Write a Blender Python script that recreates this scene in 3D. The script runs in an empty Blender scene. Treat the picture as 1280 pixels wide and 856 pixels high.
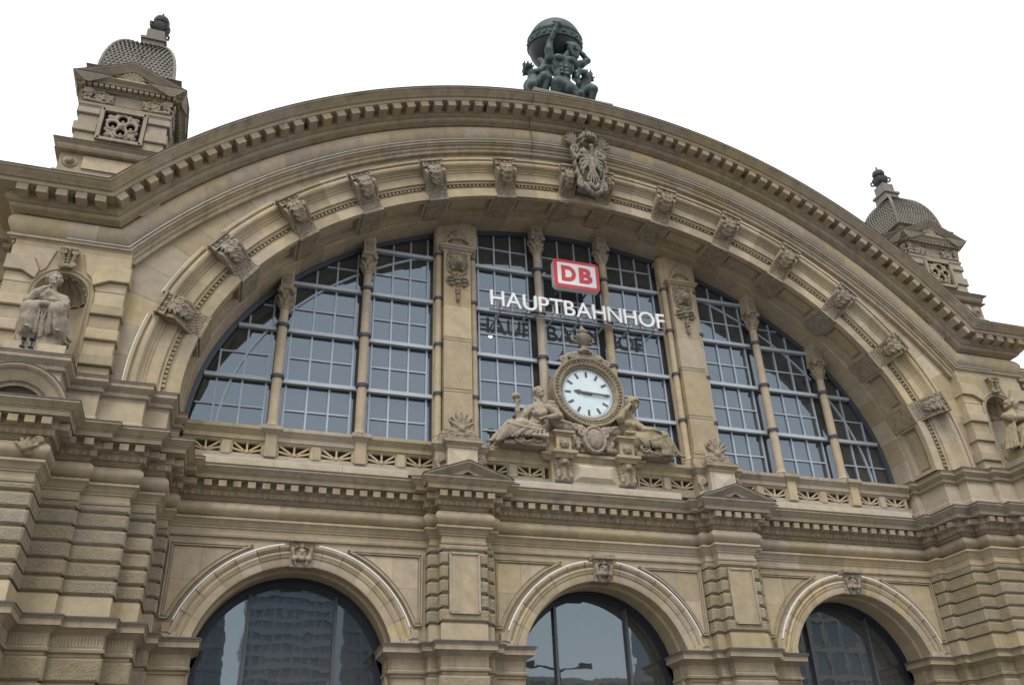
import bpy, bmesh, math, random
import numpy as np
from mathutils import Vector, Matrix
random.seed(7); rng = np.random.RandomState(5)
scene = bpy.context.scene
R_ = math.radians
# ------------------------------------------------------------------ camera
CAM = Vector((-13.2345, -27.0784, 1.65))
YAW, PIT, ROL = R_(19.1136), R_(29.7038), R_(-2.408)
f_ = Vector((math.sin(YAW)*math.cos(PIT), math.cos(YAW)*math.cos(PIT), math.sin(PIT)))
r_ = Vector((math.cos(YAW), -math.sin(YAW), 0)); u_ = r_.cross(f_)
r2 = r_*math.cos(ROL)+u_*math.sin(ROL); u2 = u_*math.cos(ROL)-r_*math.sin(ROL)
cd = bpy.data.cameras.new('camera'); cam = bpy.data.objects.new('camera', cd)
scene.collection.objects.link(cam)
M = Matrix.Identity(4)
for i in range(3):
    M[i][0], M[i][1], M[i][2], M[i][3] = r2[i], u2[i], -f_[i], CAM[i]
cam.matrix_world = M
cd.sensor_width = 36; cd.lens = 36*1097.3/1280; cd.clip_start = .2; cd.clip_end = 3000
scene.camera = cam
# ------------------------------------------------------------------ sky, sun, exposure
SUN_EL, SUN_AZ = R_(58), R_(-28)          # azimuth from -Y (in front of the facade) towards -X
w = bpy.data.worlds.new('World'); scene.world = w; w.use_nodes = True
nt = w.node_tree; nd = nt.nodes; lk = nt.links
bg = nd['Background']
sky = nd.new('ShaderNodeTexSky'); sky.sky_type = 'NISHITA'; sky.sun_disc = False
sky.sun_elevation = SUN_EL; sky.sun_rotation = R_(180)-SUN_AZ if False else R_(180+28)
sky.air_density = 1; sky.dust_density = 4
cloud = nd.new('ShaderNodeMix'); cloud.data_type = 'RGBA'; cloud.inputs[0].default_value = .86
tc = nd.new('ShaderNodeTexCoord'); ns = nd.new('ShaderNodeTexNoise'); ns.inputs['Scale'].default_value = 1.3; ns.inputs['Detail'].default_value = 6
cr = nd.new('ShaderNodeValToRGB'); cr.color_ramp.elements[0].position = .3; cr.color_ramp.elements[1].position = .7
cr.color_ramp.elements[0].color = (9.6, 9.9, 10.3, 1); cr.color_ramp.elements[1].color = (12.2, 12.3, 12.4, 1)
lk.new(tc.outputs['Generated'], ns.inputs['Vector']); lk.new(ns.outputs['Fac'], cr.inputs['Fac'])
lk.new(sky.outputs[0], cloud.inputs[6]); lk.new(cr.outputs[0], cloud.inputs[7])
lk.new(cloud.outputs[2], bg.inputs['Color']); bg.inputs['Strength'].default_value = .10
sl = bpy.data.lights.new('sun', 'SUN'); sl.energy = 1.4; sl.angle = R_(20); sl.color = (1, .97, .92)
so = bpy.data.objects.new('sun', sl); scene.collection.objects.link(so)
sd = Vector((math.sin(SUN_AZ)*math.cos(SUN_EL), -math.cos(SUN_AZ)*math.cos(SUN_EL), math.sin(SUN_EL)))
so.rotation_euler = sd.to_track_quat('Z', 'Y').to_euler(); so.location = (0, -40, 60)
vs = scene.view_settings
vs.view_transform = 'Standard'; vs.look = 'None'; vs.gamma = 1; vs.exposure = .42; vs.use_curve_mapping = False
scene.render.resolution_x, scene.render.resolution_y = 1024, 684
scene.cycles.max_bounces = 6; scene.cycles.diffuse_bounces = 4

# ------------------------------------------------------------------ materials
def new_mat(name):
    m = bpy.data.materials.new(name); m.use_nodes = True
    return m, m.node_tree.nodes, m.node_tree.links, m.node_tree.nodes['Principled BSDF']
def nz(n, l, vec, scale, detail=5, rough=.55):
    t = n.new('ShaderNodeTexNoise'); t.inputs['Scale'].default_value = scale; t.inputs['Detail'].default_value = detail
    t.inputs['Roughness'].default_value = rough; l.new(vec, t.inputs['Vector']); return t.outputs['Fac']
def mix(n, l, fac, a, b, mode='MIX'):
    t = n.new('ShaderNodeMix'); t.data_type = 'RGBA'; t.blend_type = mode
    for s, v in ((0, fac), (6, a), (7, b)):
        if hasattr(v, 'links'): l.new(v, t.inputs[s])
        else: t.inputs[s].default_value = v if s == 0 else (*v, 1)
    return t.outputs[2]
def ramp(n, l, fac, p0, p1, c0=0, c1=1):
    t = n.new('ShaderNodeMapRange'); l.new(fac, t.inputs[0])
    t.inputs[1].default_value, t.inputs[2].default_value, t.inputs[3].default_value, t.inputs[4].default_value = p0, p1, c0, c1
    return t.outputs[0]
def mixh(n, l, pos):                                         # hammered rock face: broad lumps with sharper pits
    t = n.new('ShaderNodeMath'); t.operation = 'MULTIPLY_ADD'; l.new(ramp(n, l, nz(n, l, pos, 19, 6, .7), .3, .62), t.inputs[0]); t.inputs[1].default_value = .55
    l.new(nz(n, l, pos, 5, 4, .6), t.inputs[2]); return t.outputs[0]
def stone_mat(name, base, warm, grey, var=.16, rock=0., fine=.006, stain=.35, mottle=0.):
    m, n, l, p = new_mat(name)
    geo = n.new('ShaderNodeNewGeometry'); pos = geo.outputs['Position']
    big = ramp(n, l, nz(n, l, pos, .55, 6, .6), .35, .68)
    c = mix(n, l, big, base, warm)
    mp = n.new('ShaderNodeMapping'); l.new(pos, mp.inputs['Vector']); mp.inputs['Scale'].default_value = (1.7, 1.7, .16)
    st = ramp(n, l, nz(n, l, mp.outputs[0], 1.3, 7, .65), .52, .74, 0, stain)
    c = mix(n, l, st, c, grey)
    if mottle: c = mix(n, l, ramp(n, l, nz(n, l, pos, 5.5, 8, .72), .47, .66, 0, mottle), c, grey)
    pat = ramp(n, l, nz(n, l, pos, 2.6, 8, .7), .3, .75, .82, 1.14)
    hs = n.new('ShaderNodeHueSaturation'); l.new(c, hs.inputs['Color'])
    oi = n.new('ShaderNodeObjectInfo')
    mu = n.new('ShaderNodeMath'); mu.operation = 'MULTIPLY'
    l.new(ramp(n, l, oi.outputs['Random'], 0, 1, 1-var, 1+var), mu.inputs[0]); l.new(pat, mu.inputs[1])
    l.new(mu.outputs[0], hs.inputs['Value'])
    wn = n.new('ShaderNodeTexWhiteNoise'); wn.noise_dimensions = '1D'; l.new(oi.outputs['Random'], wn.inputs['W'])
    l.new(ramp(n, l, wn.outputs['Value'], 0, 1, .491, .504), hs.inputs['Hue'])
    l.new(ramp(n, l, wn.outputs['Value'], 0, 1, .8, 1.16), hs.inputs['Saturation'])
    l.new(hs.outputs[0], p.inputs['Base Color']); p.inputs['Roughness'].default_value = .88
    p.inputs['Specular IOR Level'].default_value = .25
    b = n.new('ShaderNodeBump'); b.inputs['Distance'].default_value = fine; b.inputs['Strength'].default_value = .7
    l.new(nz(n, l, pos, 24, 8, .7), b.inputs['Height'])
    if rock:
        b2 = n.new('ShaderNodeBump'); b2.inputs['Distance'].default_value = rock; b2.inputs['Strength'].default_value = 1
        l.new(mixh(n, l, pos), b2.inputs['Height']); l.new(b.outputs[0], b2.inputs['Normal']); l.new(b2.outputs[0], p.inputs['Normal'])
    else: l.new(b.outputs[0], p.inputs['Normal'])
    return m
def plain(name, col, rough=.5, metal=0., bump=0., var=0.):
    m, n, l, p = new_mat(name)
    geo = n.new('ShaderNodeNewGeometry'); pos = geo.outputs['Position']
    v = ramp(n, l, nz(n, l, pos, 3, 6), .3, .7, 1-max(var, .06), 1+max(var, .06))
    hs = n.new('ShaderNodeHueSaturation'); hs.inputs['Color'].default_value = (*col, 1); l.new(v, hs.inputs['Value'])
    l.new(hs.outputs[0], p.inputs['Base Color']); p.inputs['Roughness'].default_value = rough; p.inputs['Metallic'].default_value = metal
    if bump:
        b = n.new('ShaderNodeBump'); b.inputs['Distance'].default_value = bump; l.new(nz(n, l, pos, 18, 6), b.inputs['Height']); l.new(b.outputs[0], p.inputs['Normal'])
    return m
MT = {}
MT['stone'] = stone_mat('sandstone', (.41, .342, .238), (.458, .37, .248), (.265, .222, .168), .09)
MT['block'] = stone_mat('sandstone_block', (.42, .351, .244), (.478, .386, .253), (.285, .236, .178), .16)
MT['rock'] = stone_mat('rock_faced_sandstone', (.395, .334, .23), (.435, .36, .24), (.25, .21, .155), .08, rock=.055)
MT['trim'] = stone_mat('moulded_sandstone', (.375, .314, .218), (.415, .342, .23), (.175, .146, .113), .06, stain=.75)
MT['carve'] = stone_mat('carved_sandstone', (.34, .285, .207), (.385, .32, .225), (.13, .112, .088), .05, fine=.03, stain=.5, mottle=.7)
MT['statue'] = stone_mat('statue_sandstone', (.36, .305, .215), (.41, .345, .235), (.16, .14, .105), .03, fine=.03, stain=.6, mottle=.5)
MT['tower'] = stone_mat('tower_sandstone', (.34, .295, .222), (.385, .325, .235), (.19, .172, .14), .12, stain=.6)
MT['tile'] = stone_mat('stone_roof_scales', (.2, .19, .16), (.27, .24, .19), (.09, .09, .08), .1, stain=.5)
MT['carve_dark'] = stone_mat('sooty_carved_sandstone', (.29, .25, .19), (.34, .29, .215), (.1, .09, .075), .05, fine=.03, stain=.6, mottle=.8)
MT['pale'] = stone_mat('pale_new_stone', (.5, .43, .31), (.54, .46, .33), (.4, .34, .25), .05)
MT['lead'] = plain('lead_flashing', (.075, .07, .07), .6, .15, .01, .25)
MT['zinc'] = plain('zinc_strip', (.36, .37, .39), .4, .5, .005, .1)
MT['tube'] = plain('white_light_tube', (.82, .83, .85), .35)
MT['bar'] = plain('grey_glazing_bar', (.40, .46, .53), .4, .1)
MT['transom'] = plain('grey_steel_transom', (.44, .48, .52), .45, .1)
MT['clamp'] = plain('blue_grey_clamp', (.09, .105, .13), .5, .3)
MT['frame'] = plain('dark_blue_steel_frame', (.035, .04, .055), .45, .3)
MT['mull'] = plain('bronze_grey_mullion', (.11, .11, .125), .45, .4)
MT['white'] = plain('white_enamel', (.82, .82, .82), .3)
MT['dial'] = plain('clock_dial_white', (.66, .76, .78), .35)
MT['red'] = plain('red_enamel', (.62, .03, .045), .35)
MT['black'] = plain('black_paint', (.085, .09, .1), .4)
MT['lamp'] = plain('black_lamp_housing', (.018, .02, .024), .4)
MT['steel'] = plain('sign_steel', (.3, .31, .33), .45, .5)
MT['hole_shade'] = plain('painted_hole_shade', (.012, .011, .01), .95)  # near-black colour painted in for the shade inside holes
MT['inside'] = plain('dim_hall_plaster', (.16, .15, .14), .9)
MT['paving'] = plain('stone_paving', (.13, .125, .12), .85, 0, .01, .2)
MT['tower_glass'] = plain('office_glass', (.16, .21, .27), .2)
MT['office'] = plain('office_cladding', (.3, .34, .39), .6)
MT['grid'] = plain('blue_grey_cladding', (.24, .28, .33), .5)
MT['tile_dark'] = plain('dark_weathered_stone', (.07, .068, .062), .8, 0, .02, .3)
MT['render_'] = plain('pale_render', (.42, .38, .33), .8)
MT['roof'] = plain('grey_roof', (.1, .1, .11), .7)
def bronze():
    m, n, l, p = new_mat('green_bronze')
    geo = n.new('ShaderNodeNewGeometry'); pos = geo.outputs['Position']
    mp = n.new('ShaderNodeMapping'); l.new(pos, mp.inputs['Vector']); mp.inputs['Scale'].default_value = (2.4, 2.4, 1)
    f = ramp(n, l, nz(n, l, mp.outputs[0], 1.6, 8, .65), .4, .64)
    c = mix(n, l, f, (.018, .028, .03), (.085, .135, .125))
    l.new(c, p.inputs['Base Color']); l.new(ramp(n, l, f, 0, 1, .45, .8), p.inputs['Roughness']); p.inputs['Metallic'].default_value = .25
    b = n.new('ShaderNodeBump'); b.inputs['Distance'].default_value = .03; l.new(nz(n, l, pos, 9, 6), b.inputs['Height']); l.new(b.outputs[0], p.inputs['Normal'])
    return m
MT['bronze'] = bronze()
MT['bronze_dark'] = plain('dark_bronze', (.03, .033, .042), .5, .3, .03, .3)
def glass(name, ior, tint, trans, diffuse_share, wave=.0012):
    m, n, l, p = new_mat(name); n.remove(p)
    out = n['Material Output']; fr = n.new('ShaderNodeFresnel'); fr.inputs['IOR'].default_value = ior
    tr = n.new('ShaderNodeBsdfTransparent'); tr.inputs['Color'].default_value = (*trans, 1)
    gl = n.new('ShaderNodeBsdfGlossy'); gl.inputs['Color'].default_value = (*tint, 1); gl.inputs['Roughness'].default_value = .012
    gb = n.new('ShaderNodeBump'); gb.inputs['Distance'].default_value = wave; g0 = n.new('ShaderNodeNewGeometry'); l.new(nz(n, l, g0.outputs['Position'], 1.1, 2, .4), gb.inputs['Height']); l.new(gb.outputs[0], gl.inputs['Normal'])   # slight waviness of the panes
    mx = n.new('ShaderNodeMixShader'); l.new(fr.outputs[0], mx.inputs[0]); l.new(tr.outputs[0], mx.inputs[1]); l.new(gl.outputs[0], mx.inputs[2])
    df = n.new('ShaderNodeBsdfDiffuse'); df.inputs['Color'].default_value = (.36, .35, .32, 1)
    m2 = n.new('ShaderNodeMixShader'); geo = n.new('ShaderNodeNewGeometry')
    l.new(ramp(n, l, nz(n, l, geo.outputs['Position'], 1.6, 6, .6), .3, .7, diffuse_share*.75, diffuse_share*1.25), m2.inputs[0])   # uneven grey-brown diffuse share mixed over the pane, lifts its blacks
    l.new(mx.outputs[0], m2.inputs[1]); l.new(df.outputs[0], m2.inputs[2]); l.new(m2.outputs[0], out.inputs['Surface']); return m
MT['glass'] = glass('window_glass', 2.45, (.68, .84, 1.0), (.28, .33, .38), .13)
MT['glass2'] = glass('tinted_door_glass', 2.6, (.74, .9, 1.0), (.16, .2, .25), .13, .0022)
def glow():
    m, n, l, p = new_mat('lamp_glow'); p.inputs['Emission Color'].default_value = (1, .82, .55, 1); p.inputs['Emission Strength'].default_value = 30
    return m
MT['glow'] = glow()

# ------------------------------------------------------------------ object helpers
COL = scene.collection
def link(name, me, parent=None, kind=None, label=None, cat=None, group=None):
    o = bpy.data.objects.new(name, me); COL.objects.link(o)
    if parent is not None: o.parent = parent
    if kind: o['kind'] = kind
    if label: o['label'] = label
    if cat: o['category'] = cat
    if group: o['group'] = group
    return o
def thing(name, label, cat, loc=(0, 0, 0), group=None):
    o = link(name, None, None, None, label, cat, group); o.empty_display_size = .5; o.location = loc
    return o
class MB:
    def __init__(s): s.v = []; s.f = []
    def add(s, vs, fs):
        b = len(s.v); s.v += [tuple(map(float, v)) for v in vs]; s.f += [tuple(b+i for i in f) for f in fs]; return s
    def box(s, a, b):
        (x0, y0, z0), (x1, y1, z1) = a, b
        return s.add([(x0,y0,z0),(x1,y0,z0),(x1,y1,z0),(x0,y1,z0),(x0,y0,z1),(x1,y0,z1),(x1,y1,z1),(x0,y1,z1)],
                     [(0,3,2,1),(4,5,6,7),(0,1,5,4),(1,2,6,5),(2,3,7,6),(3,0,4,7)])
    def obox(s, c, ax, ay, az):                       # oriented box: centre and three half-axis vectors
        c, ax, ay, az = map(Vector, (c, ax, ay, az))
        vs = [c+sx*ax+sy*ay+sz*az for sz in (-1, 1) for sx, sy in ((-1,-1),(1,-1),(1,1),(-1,1))]
        return s.add(vs, [(0,3,2,1),(4,5,6,7),(0,1,5,4),(1,2,6,5),(2,3,7,6),(3,0,4,7)])
    def bar(s, p, q, w, d, up=(0, 1, 0)):             # square bar from p to q
        p, q = Vector(p), Vector(q); t = (q-p); L = t.length; t.normalize()
        n = Vector(up); sd_ = t.cross(n)
        if sd_.length < 1e-4: n = Vector((1, 0, 0)); sd_ = t.cross(n)
        sd_.normalize(); n = sd_.cross(t)
        return s.obox((p+q)/2, t*L/2, sd_*w/2, n*d/2)
    def cushion(s, x0, x1, z0, z1, yf, yb, bv):       # block with chamfered front edges
        v = [(x0,yb,z0),(x1,yb,z0),(x1,yb,z1),(x0,yb,z1)]
        m = yf+bv
        v += [(x0,m,z0),(x1,m,z0),(x1,m,z1),(x0,m,z1), (x0+bv,yf,z0+bv),(x1-bv,yf,z0+bv),(x1-bv,yf,z1-bv),(x0+bv,yf,z1-bv)]
        f = [(8,9,10,11)]
        for i in range(4):
            j = (i+1) % 4; f += [(i, j, 4+j, 4+i), (4+i, 4+j, 8+j, 8+i)]
        return s.add(v, f)
    def poly(s, pts, y0, y1, bv=0):                   # prism of an (x,z) polygon from y0 (front) to y1
        n = len(pts); c = np.mean(pts, 0)
        ins = []
        for i in range(n):
            if not bv: break
            p0, p1, p2 = (np.array(pts[(i+k-1) % n]) for k in range(3))
            e1 = (p1-p0)/max(1e-9, np.hypot(*(p1-p0))); e2 = (p2-p1)/max(1e-9, np.hypot(*(p2-p1)))
            n1 = np.array((-e1[1], e1[0])); n2 = np.array((-e2[1], e2[0])); ins.append(p1+(n1+n2)*bv/max(.4, 1+n1@n2))
        v = [(x, y1, z) for x, z in pts]
        if bv: v += [(x, y0+bv, z) for x, z in pts]+[(x, y0, z) for x, z in ins]
        else: v += [(x, y0, z) for x, z in pts]
        f = []; rings = 3 if bv else 2
        for r in range(rings-1):
            f += [(r*n+i, r*n+(i+1) % n, (r+1)*n+(i+1) % n, (r+1)*n+i) for i in range(n)]
        f.append(tuple((rings-1)*n+i for i in range(n)))
        return s.add(v, f)
    def lathe(s, prof, c, seg=20, axis='z', caps=True):
        b = []
        for r, h in prof:
            for k in range(seg):
                a = 2*math.pi*k/seg
                x, y = r*math.cos(a), r*math.sin(a)
                b.append((c[0]+x, c[1]+y, c[2]+h) if axis == 'z' else (c[0]+x, c[1]+h, c[2]+y))
        n = len(prof)
        f = [(i*seg+k, i*seg+(k+1) % seg, (i+1)*seg+(k+1) % seg, (i+1)*seg+k) for i in range(n-1) for k in range(seg)]
        if caps: f += [tuple(range(seg))[::-1], tuple((n-1)*seg+k for k in range(seg))]
        return s.add(b, f)
    def tube(s, pts, r, seg=6):
        pts = [Vector(p) for p in pts]; rings = []
        for i, p in enumerate(pts):
            t = (pts[min(i+1, len(pts)-1)]-pts[max(i-1, 0)]).normalized()
            a = t.cross(Vector((0, 1, 0)));
            if a.length < .1: a = t.cross(Vector((1, 0, 0)))
            a.normalize(); b = a.cross(t)
            rr = r[i] if isinstance(r, (list, tuple)) else r
            rings += [p+a*rr*math.cos(2*math.pi*k/seg)+b*rr*math.sin(2*math.pi*k/seg) for k in range(seg)]
        n = len(pts)
        f = [(i*seg+k, i*seg+(k+1) % seg, (i+1)*seg+(k+1) % seg, (i+1)*seg+k) for i in range(n-1) for k in range(seg)]
        f += [tuple(range(seg))[::-1], tuple((n-1)*seg+k for k in range(seg))]
        return s.add(rings, f)
    def mesh(s, name, mat, smooth=30, fix=True):
        me = bpy.data.meshes.new(name); me.from_pydata(s.v, [], s.f); me.validate()
        if fix:
            bm = bmesh.new(); bm.from_mesh(me); bmesh.ops.recalc_face_normals(bm, faces=bm.faces); bm.to_mesh(me); bm.free()
        if mat: me.materials.append(MT[mat] if isinstance(mat, str) else mat)
        if smooth:
            me.polygons.foreach_set('use_smooth', [True]*len(me.polygons)); me.set_sharp_from_angle(angle=R_(smooth))
        return me
    def build(s, name, mat, parent=None, kind=None, smooth=30, fix=True, **k):
        return link(name, s.mesh(name, mat, smooth, fix), parent, kind, **k)
    def front(s):                                             # every face of a flat sheet looks out to -y
        s.f = [f if sum((s.v[f[i]][0]*s.v[f[(i+1) % len(f)]][2]-s.v[f[(i+1) % len(f)]][0]*s.v[f[i]][2]) for i in range(len(f))) > 0 else f[::-1] for f in s.f]; return s

def offsets(path, mode):
    """mitred offset direction at every point of a polyline"""
    P = [np.array(p, float) for p in path]; out = []; ns_ = []
    for i in range(len(P)-1):
        d = P[i+1]-P[i]; d = d/np.hypot(*d)
        ns_.append(np.array((d[1], -d[0])) if mode == 'plan' else np.array((-d[1], d[0])))
    for i in range(len(P)):
        n1 = ns_[max(i-1, 0)]; n2 = ns_[min(i, len(ns_)-1)]
        out.append((n1+n2)/max(.25, 1+n1@n2))
    return P, out
def sweep(path, prof, mode, i0=None, i1=None, caps=True, mb=None):
    """profile (n, w) carried along a plan (x,y)->w is z, or elevation (x,z)->w is y, with mitres"""
    P, O = offsets(path, mode); i0 = i0 or 0; i1 = len(P)-1 if i1 is None else i1
    mb = mb or MB(); m = len(prof); vs_ = []
    for i in range(i0, i1+1):
        for n, w_ in prof:
            q = P[i]+n*O[i]; vs_.append((q[0], q[1], w_) if mode == 'plan' else (q[0], w_, q[1]))
    k = i1-i0+1
    fs = [(i*m+j, i*m+j+1, (i+1)*m+j+1, (i+1)*m+j) for i in range(k-1) for j in range(m-1)]
    if caps: fs += [tuple(range(m)), tuple((k-1)*m+j for j in range(m))[::-1]]
    return mb.add(vs_, fs)
def arc_pts(cx, cz, a, b, t0, t1, n):                 # t measured from the crown, positive to the right
    return [(cx+a*math.sin(t0+(t1-t0)*i/n), cz+b*math.cos(t0+(t1-t0)*i/n)) for i in range(n+1)]
def bulge(n0, amp, z0, z1, k=7):                      # pulvinated profile
    return [(n0+amp*math.sin(math.pi*i/k)**.75 if 0 < i < k else n0, z0+(z1-z0)*i/k) for i in range(k+1)]

# ------------------------------------------------------------------ sculpting: signed distance field to one continuous mesh
class Sculpt:
    def __init__(s, lo, hi, h):
        s.lo = np.array(lo, float); s.h = h; n = np.ceil((np.array(hi)-s.lo)/h).astype(int)+1; s.n = n
        s.F = np.full(n, 9., np.float32)
        s.ax = [(s.lo[i]+h*np.arange(n[i])).astype(np.float32) for i in range(3)]
    def _sub(s, lo, hi):
        a = np.clip(np.floor((np.array(lo)-s.lo)/s.h).astype(int), 0, s.n); b = np.clip(np.ceil((np.array(hi)-s.lo)/s.h).astype(int)+1, 0, s.n)
        if (b <= a).any(): return None, None, None, None
        sl_ = tuple(slice(a[i], b[i]) for i in range(3))
        return sl_, s.ax[0][sl_[0]][:, None, None], s.ax[1][sl_[1]][None, :, None], s.ax[2][sl_[2]][None, None, :]
    def _put(s, sl_, d, k, cut=False):
        F = s.F[sl_]
        if cut: h = np.clip(.5-.5*(F+d)/k, 0, 1); s.F[sl_] = F*(1-h)-d*h+k*h*(1-h)
        else: h = np.clip(.5+.5*(F-d)/k, 0, 1); s.F[sl_] = F*(1-h)+d*h-k*h*(1-h)
        return s
    def cap(s, a, b, ra, rb=None, k=.05, cut=False):
        rb = ra if rb is None else rb; a = np.array(a, float); b = np.array(b, float); m = max(ra, rb)+k+3*s.h
        sl_, X, Y, Z = s._sub(np.minimum(a, b)-m, np.maximum(a, b)+m)
        if sl_ is None: return s
        ab = b-a; L2 = max(1e-9, ab@ab)
        t = np.clip(((X-a[0])*ab[0]+(Y-a[1])*ab[1]+(Z-a[2])*ab[2])/L2, 0, 1)
        d = np.sqrt((X-a[0]-t*ab[0])**2+(Y-a[1]-t*ab[1])**2+(Z-a[2]-t*ab[2])**2)-(ra+(rb-ra)*t)
        return s._put(sl_, d, k, cut)
    def chain(s, pts, rad, k=.05, cut=False):
        n = len(pts)
        rad = rad if isinstance(rad, (list, tuple)) else [rad]*n
        for i in range(n-1): s.cap(pts[i], pts[i+1], rad[i], rad[i+1], k, cut)
        return s
    def ell(s, c, r, k=.05, rot=None, cut=False):
        c = np.array(c, float); r = np.array(r, float); m = r.max()+k+3*s.h
        sl_, X, Y, Z = s._sub(c-m, c+m)
        if sl_ is None: return s
        X, Y, Z = X-c[0], Y-c[1], Z-c[2]
        if rot is not None:
            Mr = np.array(Matrix.Rotation(R_(rot[0]), 3, rot[1]).transposed())
            X, Y, Z = (Mr[i, 0]*X+Mr[i, 1]*Y+Mr[i, 2]*Z for i in range(3))
        k0 = np.sqrt((X/r[0])**2+(Y/r[1])**2+(Z/r[2])**2); k1 = np.sqrt((X/r[0]**2)**2+(Y/r[1]**2)**2+(Z/r[2]**2)**2)+1e-6
        return s._put(sl_, k0*(k0-1)/k1, k, cut)
    def box(s, c, hf, k=.03, rd=.02, cut=False):
        c = np.array(c, float); hf = np.array(hf, float)-rd; m = hf+rd+k+3*s.h
        sl_, X, Y, Z = s._sub(c-m, c+m)
        if sl_ is None: return s
        q = [np.abs(v-c[i])-hf[i] for i, v in enumerate((X, Y, Z))]
        d = np.sqrt(sum(np.maximum(v, 0)**2 for v in q))+np.minimum(np.maximum(np.maximum(q[0], q[1]), q[2]), 0)-rd
        return s._put(sl_, d, k, cut)
    def spiral(s, c, r0, turns, th, dirn=1, a0=0, k=.02, y=None, n=26):
        pts = []; rads = []
        for i in range(n+1):
            t = i/n; a = a0+dirn*turns*2*math.pi*t; r = r0*(1-.86*t)
            pts.append((c[0]+r*math.cos(a), c[1]-.35*th*t, c[2]+r*math.sin(a))); rads.append(th*(1-.45*t))
        return s.chain(pts, rads, k)
    def mesh(s, name, mat):
        F = s.F; n = s.n; neg = F < 0
        c = np.zeros(n-1, np.int8)
        for dx in (0, 1):
            for dy in (0, 1):
                for dz in (0, 1): c += neg[dx:n[0]-1+dx, dy:n[1]-1+dy, dz:n[2]-1+dz]
        act = (c > 0) & (c < 8); idx = np.argwhere(act); N = len(idx)
        vid = np.full(n-1, -1, np.int64); vid[act] = np.arange(N)
        acc = np.zeros((N, 3)); cnt = np.zeros(N)
        cor = [np.array((a, b, d)) for a in (0, 1) for b in (0, 1) for d in (0, 1)]
        for a in cor:
            for ax in range(3):
                if a[ax]: continue
                b = a.copy(); b[ax] = 1
                fa = F[tuple((idx+a).T)]; fb = F[tuple((idx+b).T)]; sgn = (fa < 0) != (fb < 0)
                t = np.where(sgn, fa/np.where(fa == fb, 1, fa-fb), 0)
                p = a[None, :]+t[:, None]*(b-a)[None, :]
                acc += p*sgn[:, None]; cnt += sgn
        V = s.lo+s.h*(idx+acc/cnt[:, None])
        faces = []
        for ax in range(3):
            o1, o2 = (ax+1) % 3, (ax+2) % 3
            sl0 = [slice(1, n[i]-1) for i in range(3)]; sl0[ax] = slice(0, n[ax]-1)
            sl1 = list(sl0); sl1[ax] = slice(1, n[ax])
            a_, b_ = neg[tuple(sl0)], neg[tuple(sl1)]
            for flag, e in ((False, a_ & ~b_), (True, ~a_ & b_)):
                q = np.argwhere(e)
                if not len(q): continue
                base = q.copy(); base[:, o1] += 1; base[:, o2] += 1
                def g(d1, d2):
                    z = base.copy(); z[:, o1] += d1; z[:, o2] += d2; return vid[tuple(z.T)]
                Q = np.stack([g(-1, -1), g(0, -1), g(0, 0), g(-1, 0)], 1)
                faces.append(Q[:, ::-1] if flag else Q)
        faces = np.concatenate(faces)
        me = bpy.data.meshes.new(name); me.from_pydata(V.tolist(), [], faces.tolist())
        me.polygons.foreach_set('use_smooth', [True]*len(me.polygons)); me.materials.append(MT[mat]); return me
    def build(s, name, mat, parent=None, **k): return link(name, s.mesh(name, mat), parent, **k)
# ================================================================== GROUND
link('plaza', MB().add([(-900,-900,0),(900,-900,0),(900,900,0),(-900,900,0)], [(0,1,2,3)]).mesh('plaza', 'paving', 0), kind='structure')

# ================================================================== STATION
ST = thing('railway_station', 'tan sandstone station front with one huge arched window above three smaller arches', 'railway station')
MX = lambda pts: [(-x, z) for x, z in reversed(pts)]          # mirror an elevation path, keeping it left to right

# ---- curves of the great arch
EA, EB, EC = 15.2, 11.05, 14.8                               # inner edge of the archivolt, half ellipse
def ell_n(t, n, y=None):                                      # point at parameter t, n metres outside the inner edge
    x, z = EA*math.sin(t), EB*math.cos(t)
    nx, nz_ = EB*math.sin(t), EA*math.cos(t); L = math.hypot(nx, nz_)
    return x+n*nx/L, EC+z+n*nz_/L, nx/L, nz_/L
# equal-length parameter table
_ts = np.linspace(-math.pi/2, math.pi/2, 2001)
_p = np.array([ell_n(t, .8)[:2] for t in _ts]); _s = np.concatenate([[0], np.cumsum(np.hypot(*np.diff(_p, axis=0).T))])
t_of = lambda u: float(np.interp(u*_s[-1], _s, _ts))          # u 0..1 along the arch
s_of = lambda t: float(np.interp(t, _ts, _s))
t_at = lambda s_: float(np.interp(s_, _s, _ts))
ELEN = _s[-1]
def ell_path(t0, t1, n):                                      # equal steps of length
    a, b = s_of(t0), s_of(t1)
    return [ell_n(t_at(a+(b-a)*i/n), 0)[:2] for i in range(n+1)]
GZ, GR = 6.3, 22.1                                            # gable arc, at the strip line
CXR = -17.51
GT = math.asin(17.51/GR)
PIER_L = -19.5
def gable_path(n=120, ext=PIER_L):
    arc = arc_pts(0, GZ, GR, GR, -GT, GT, n)
    return [(ext, 19.78)]+arc+[(-ext, 19.78)]

# ---- gable: strip moulding, bulging frieze, cornice, dentils
GP = gable_path()
gc = thing('main_cornice', None, None); gc.parent = ST
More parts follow.
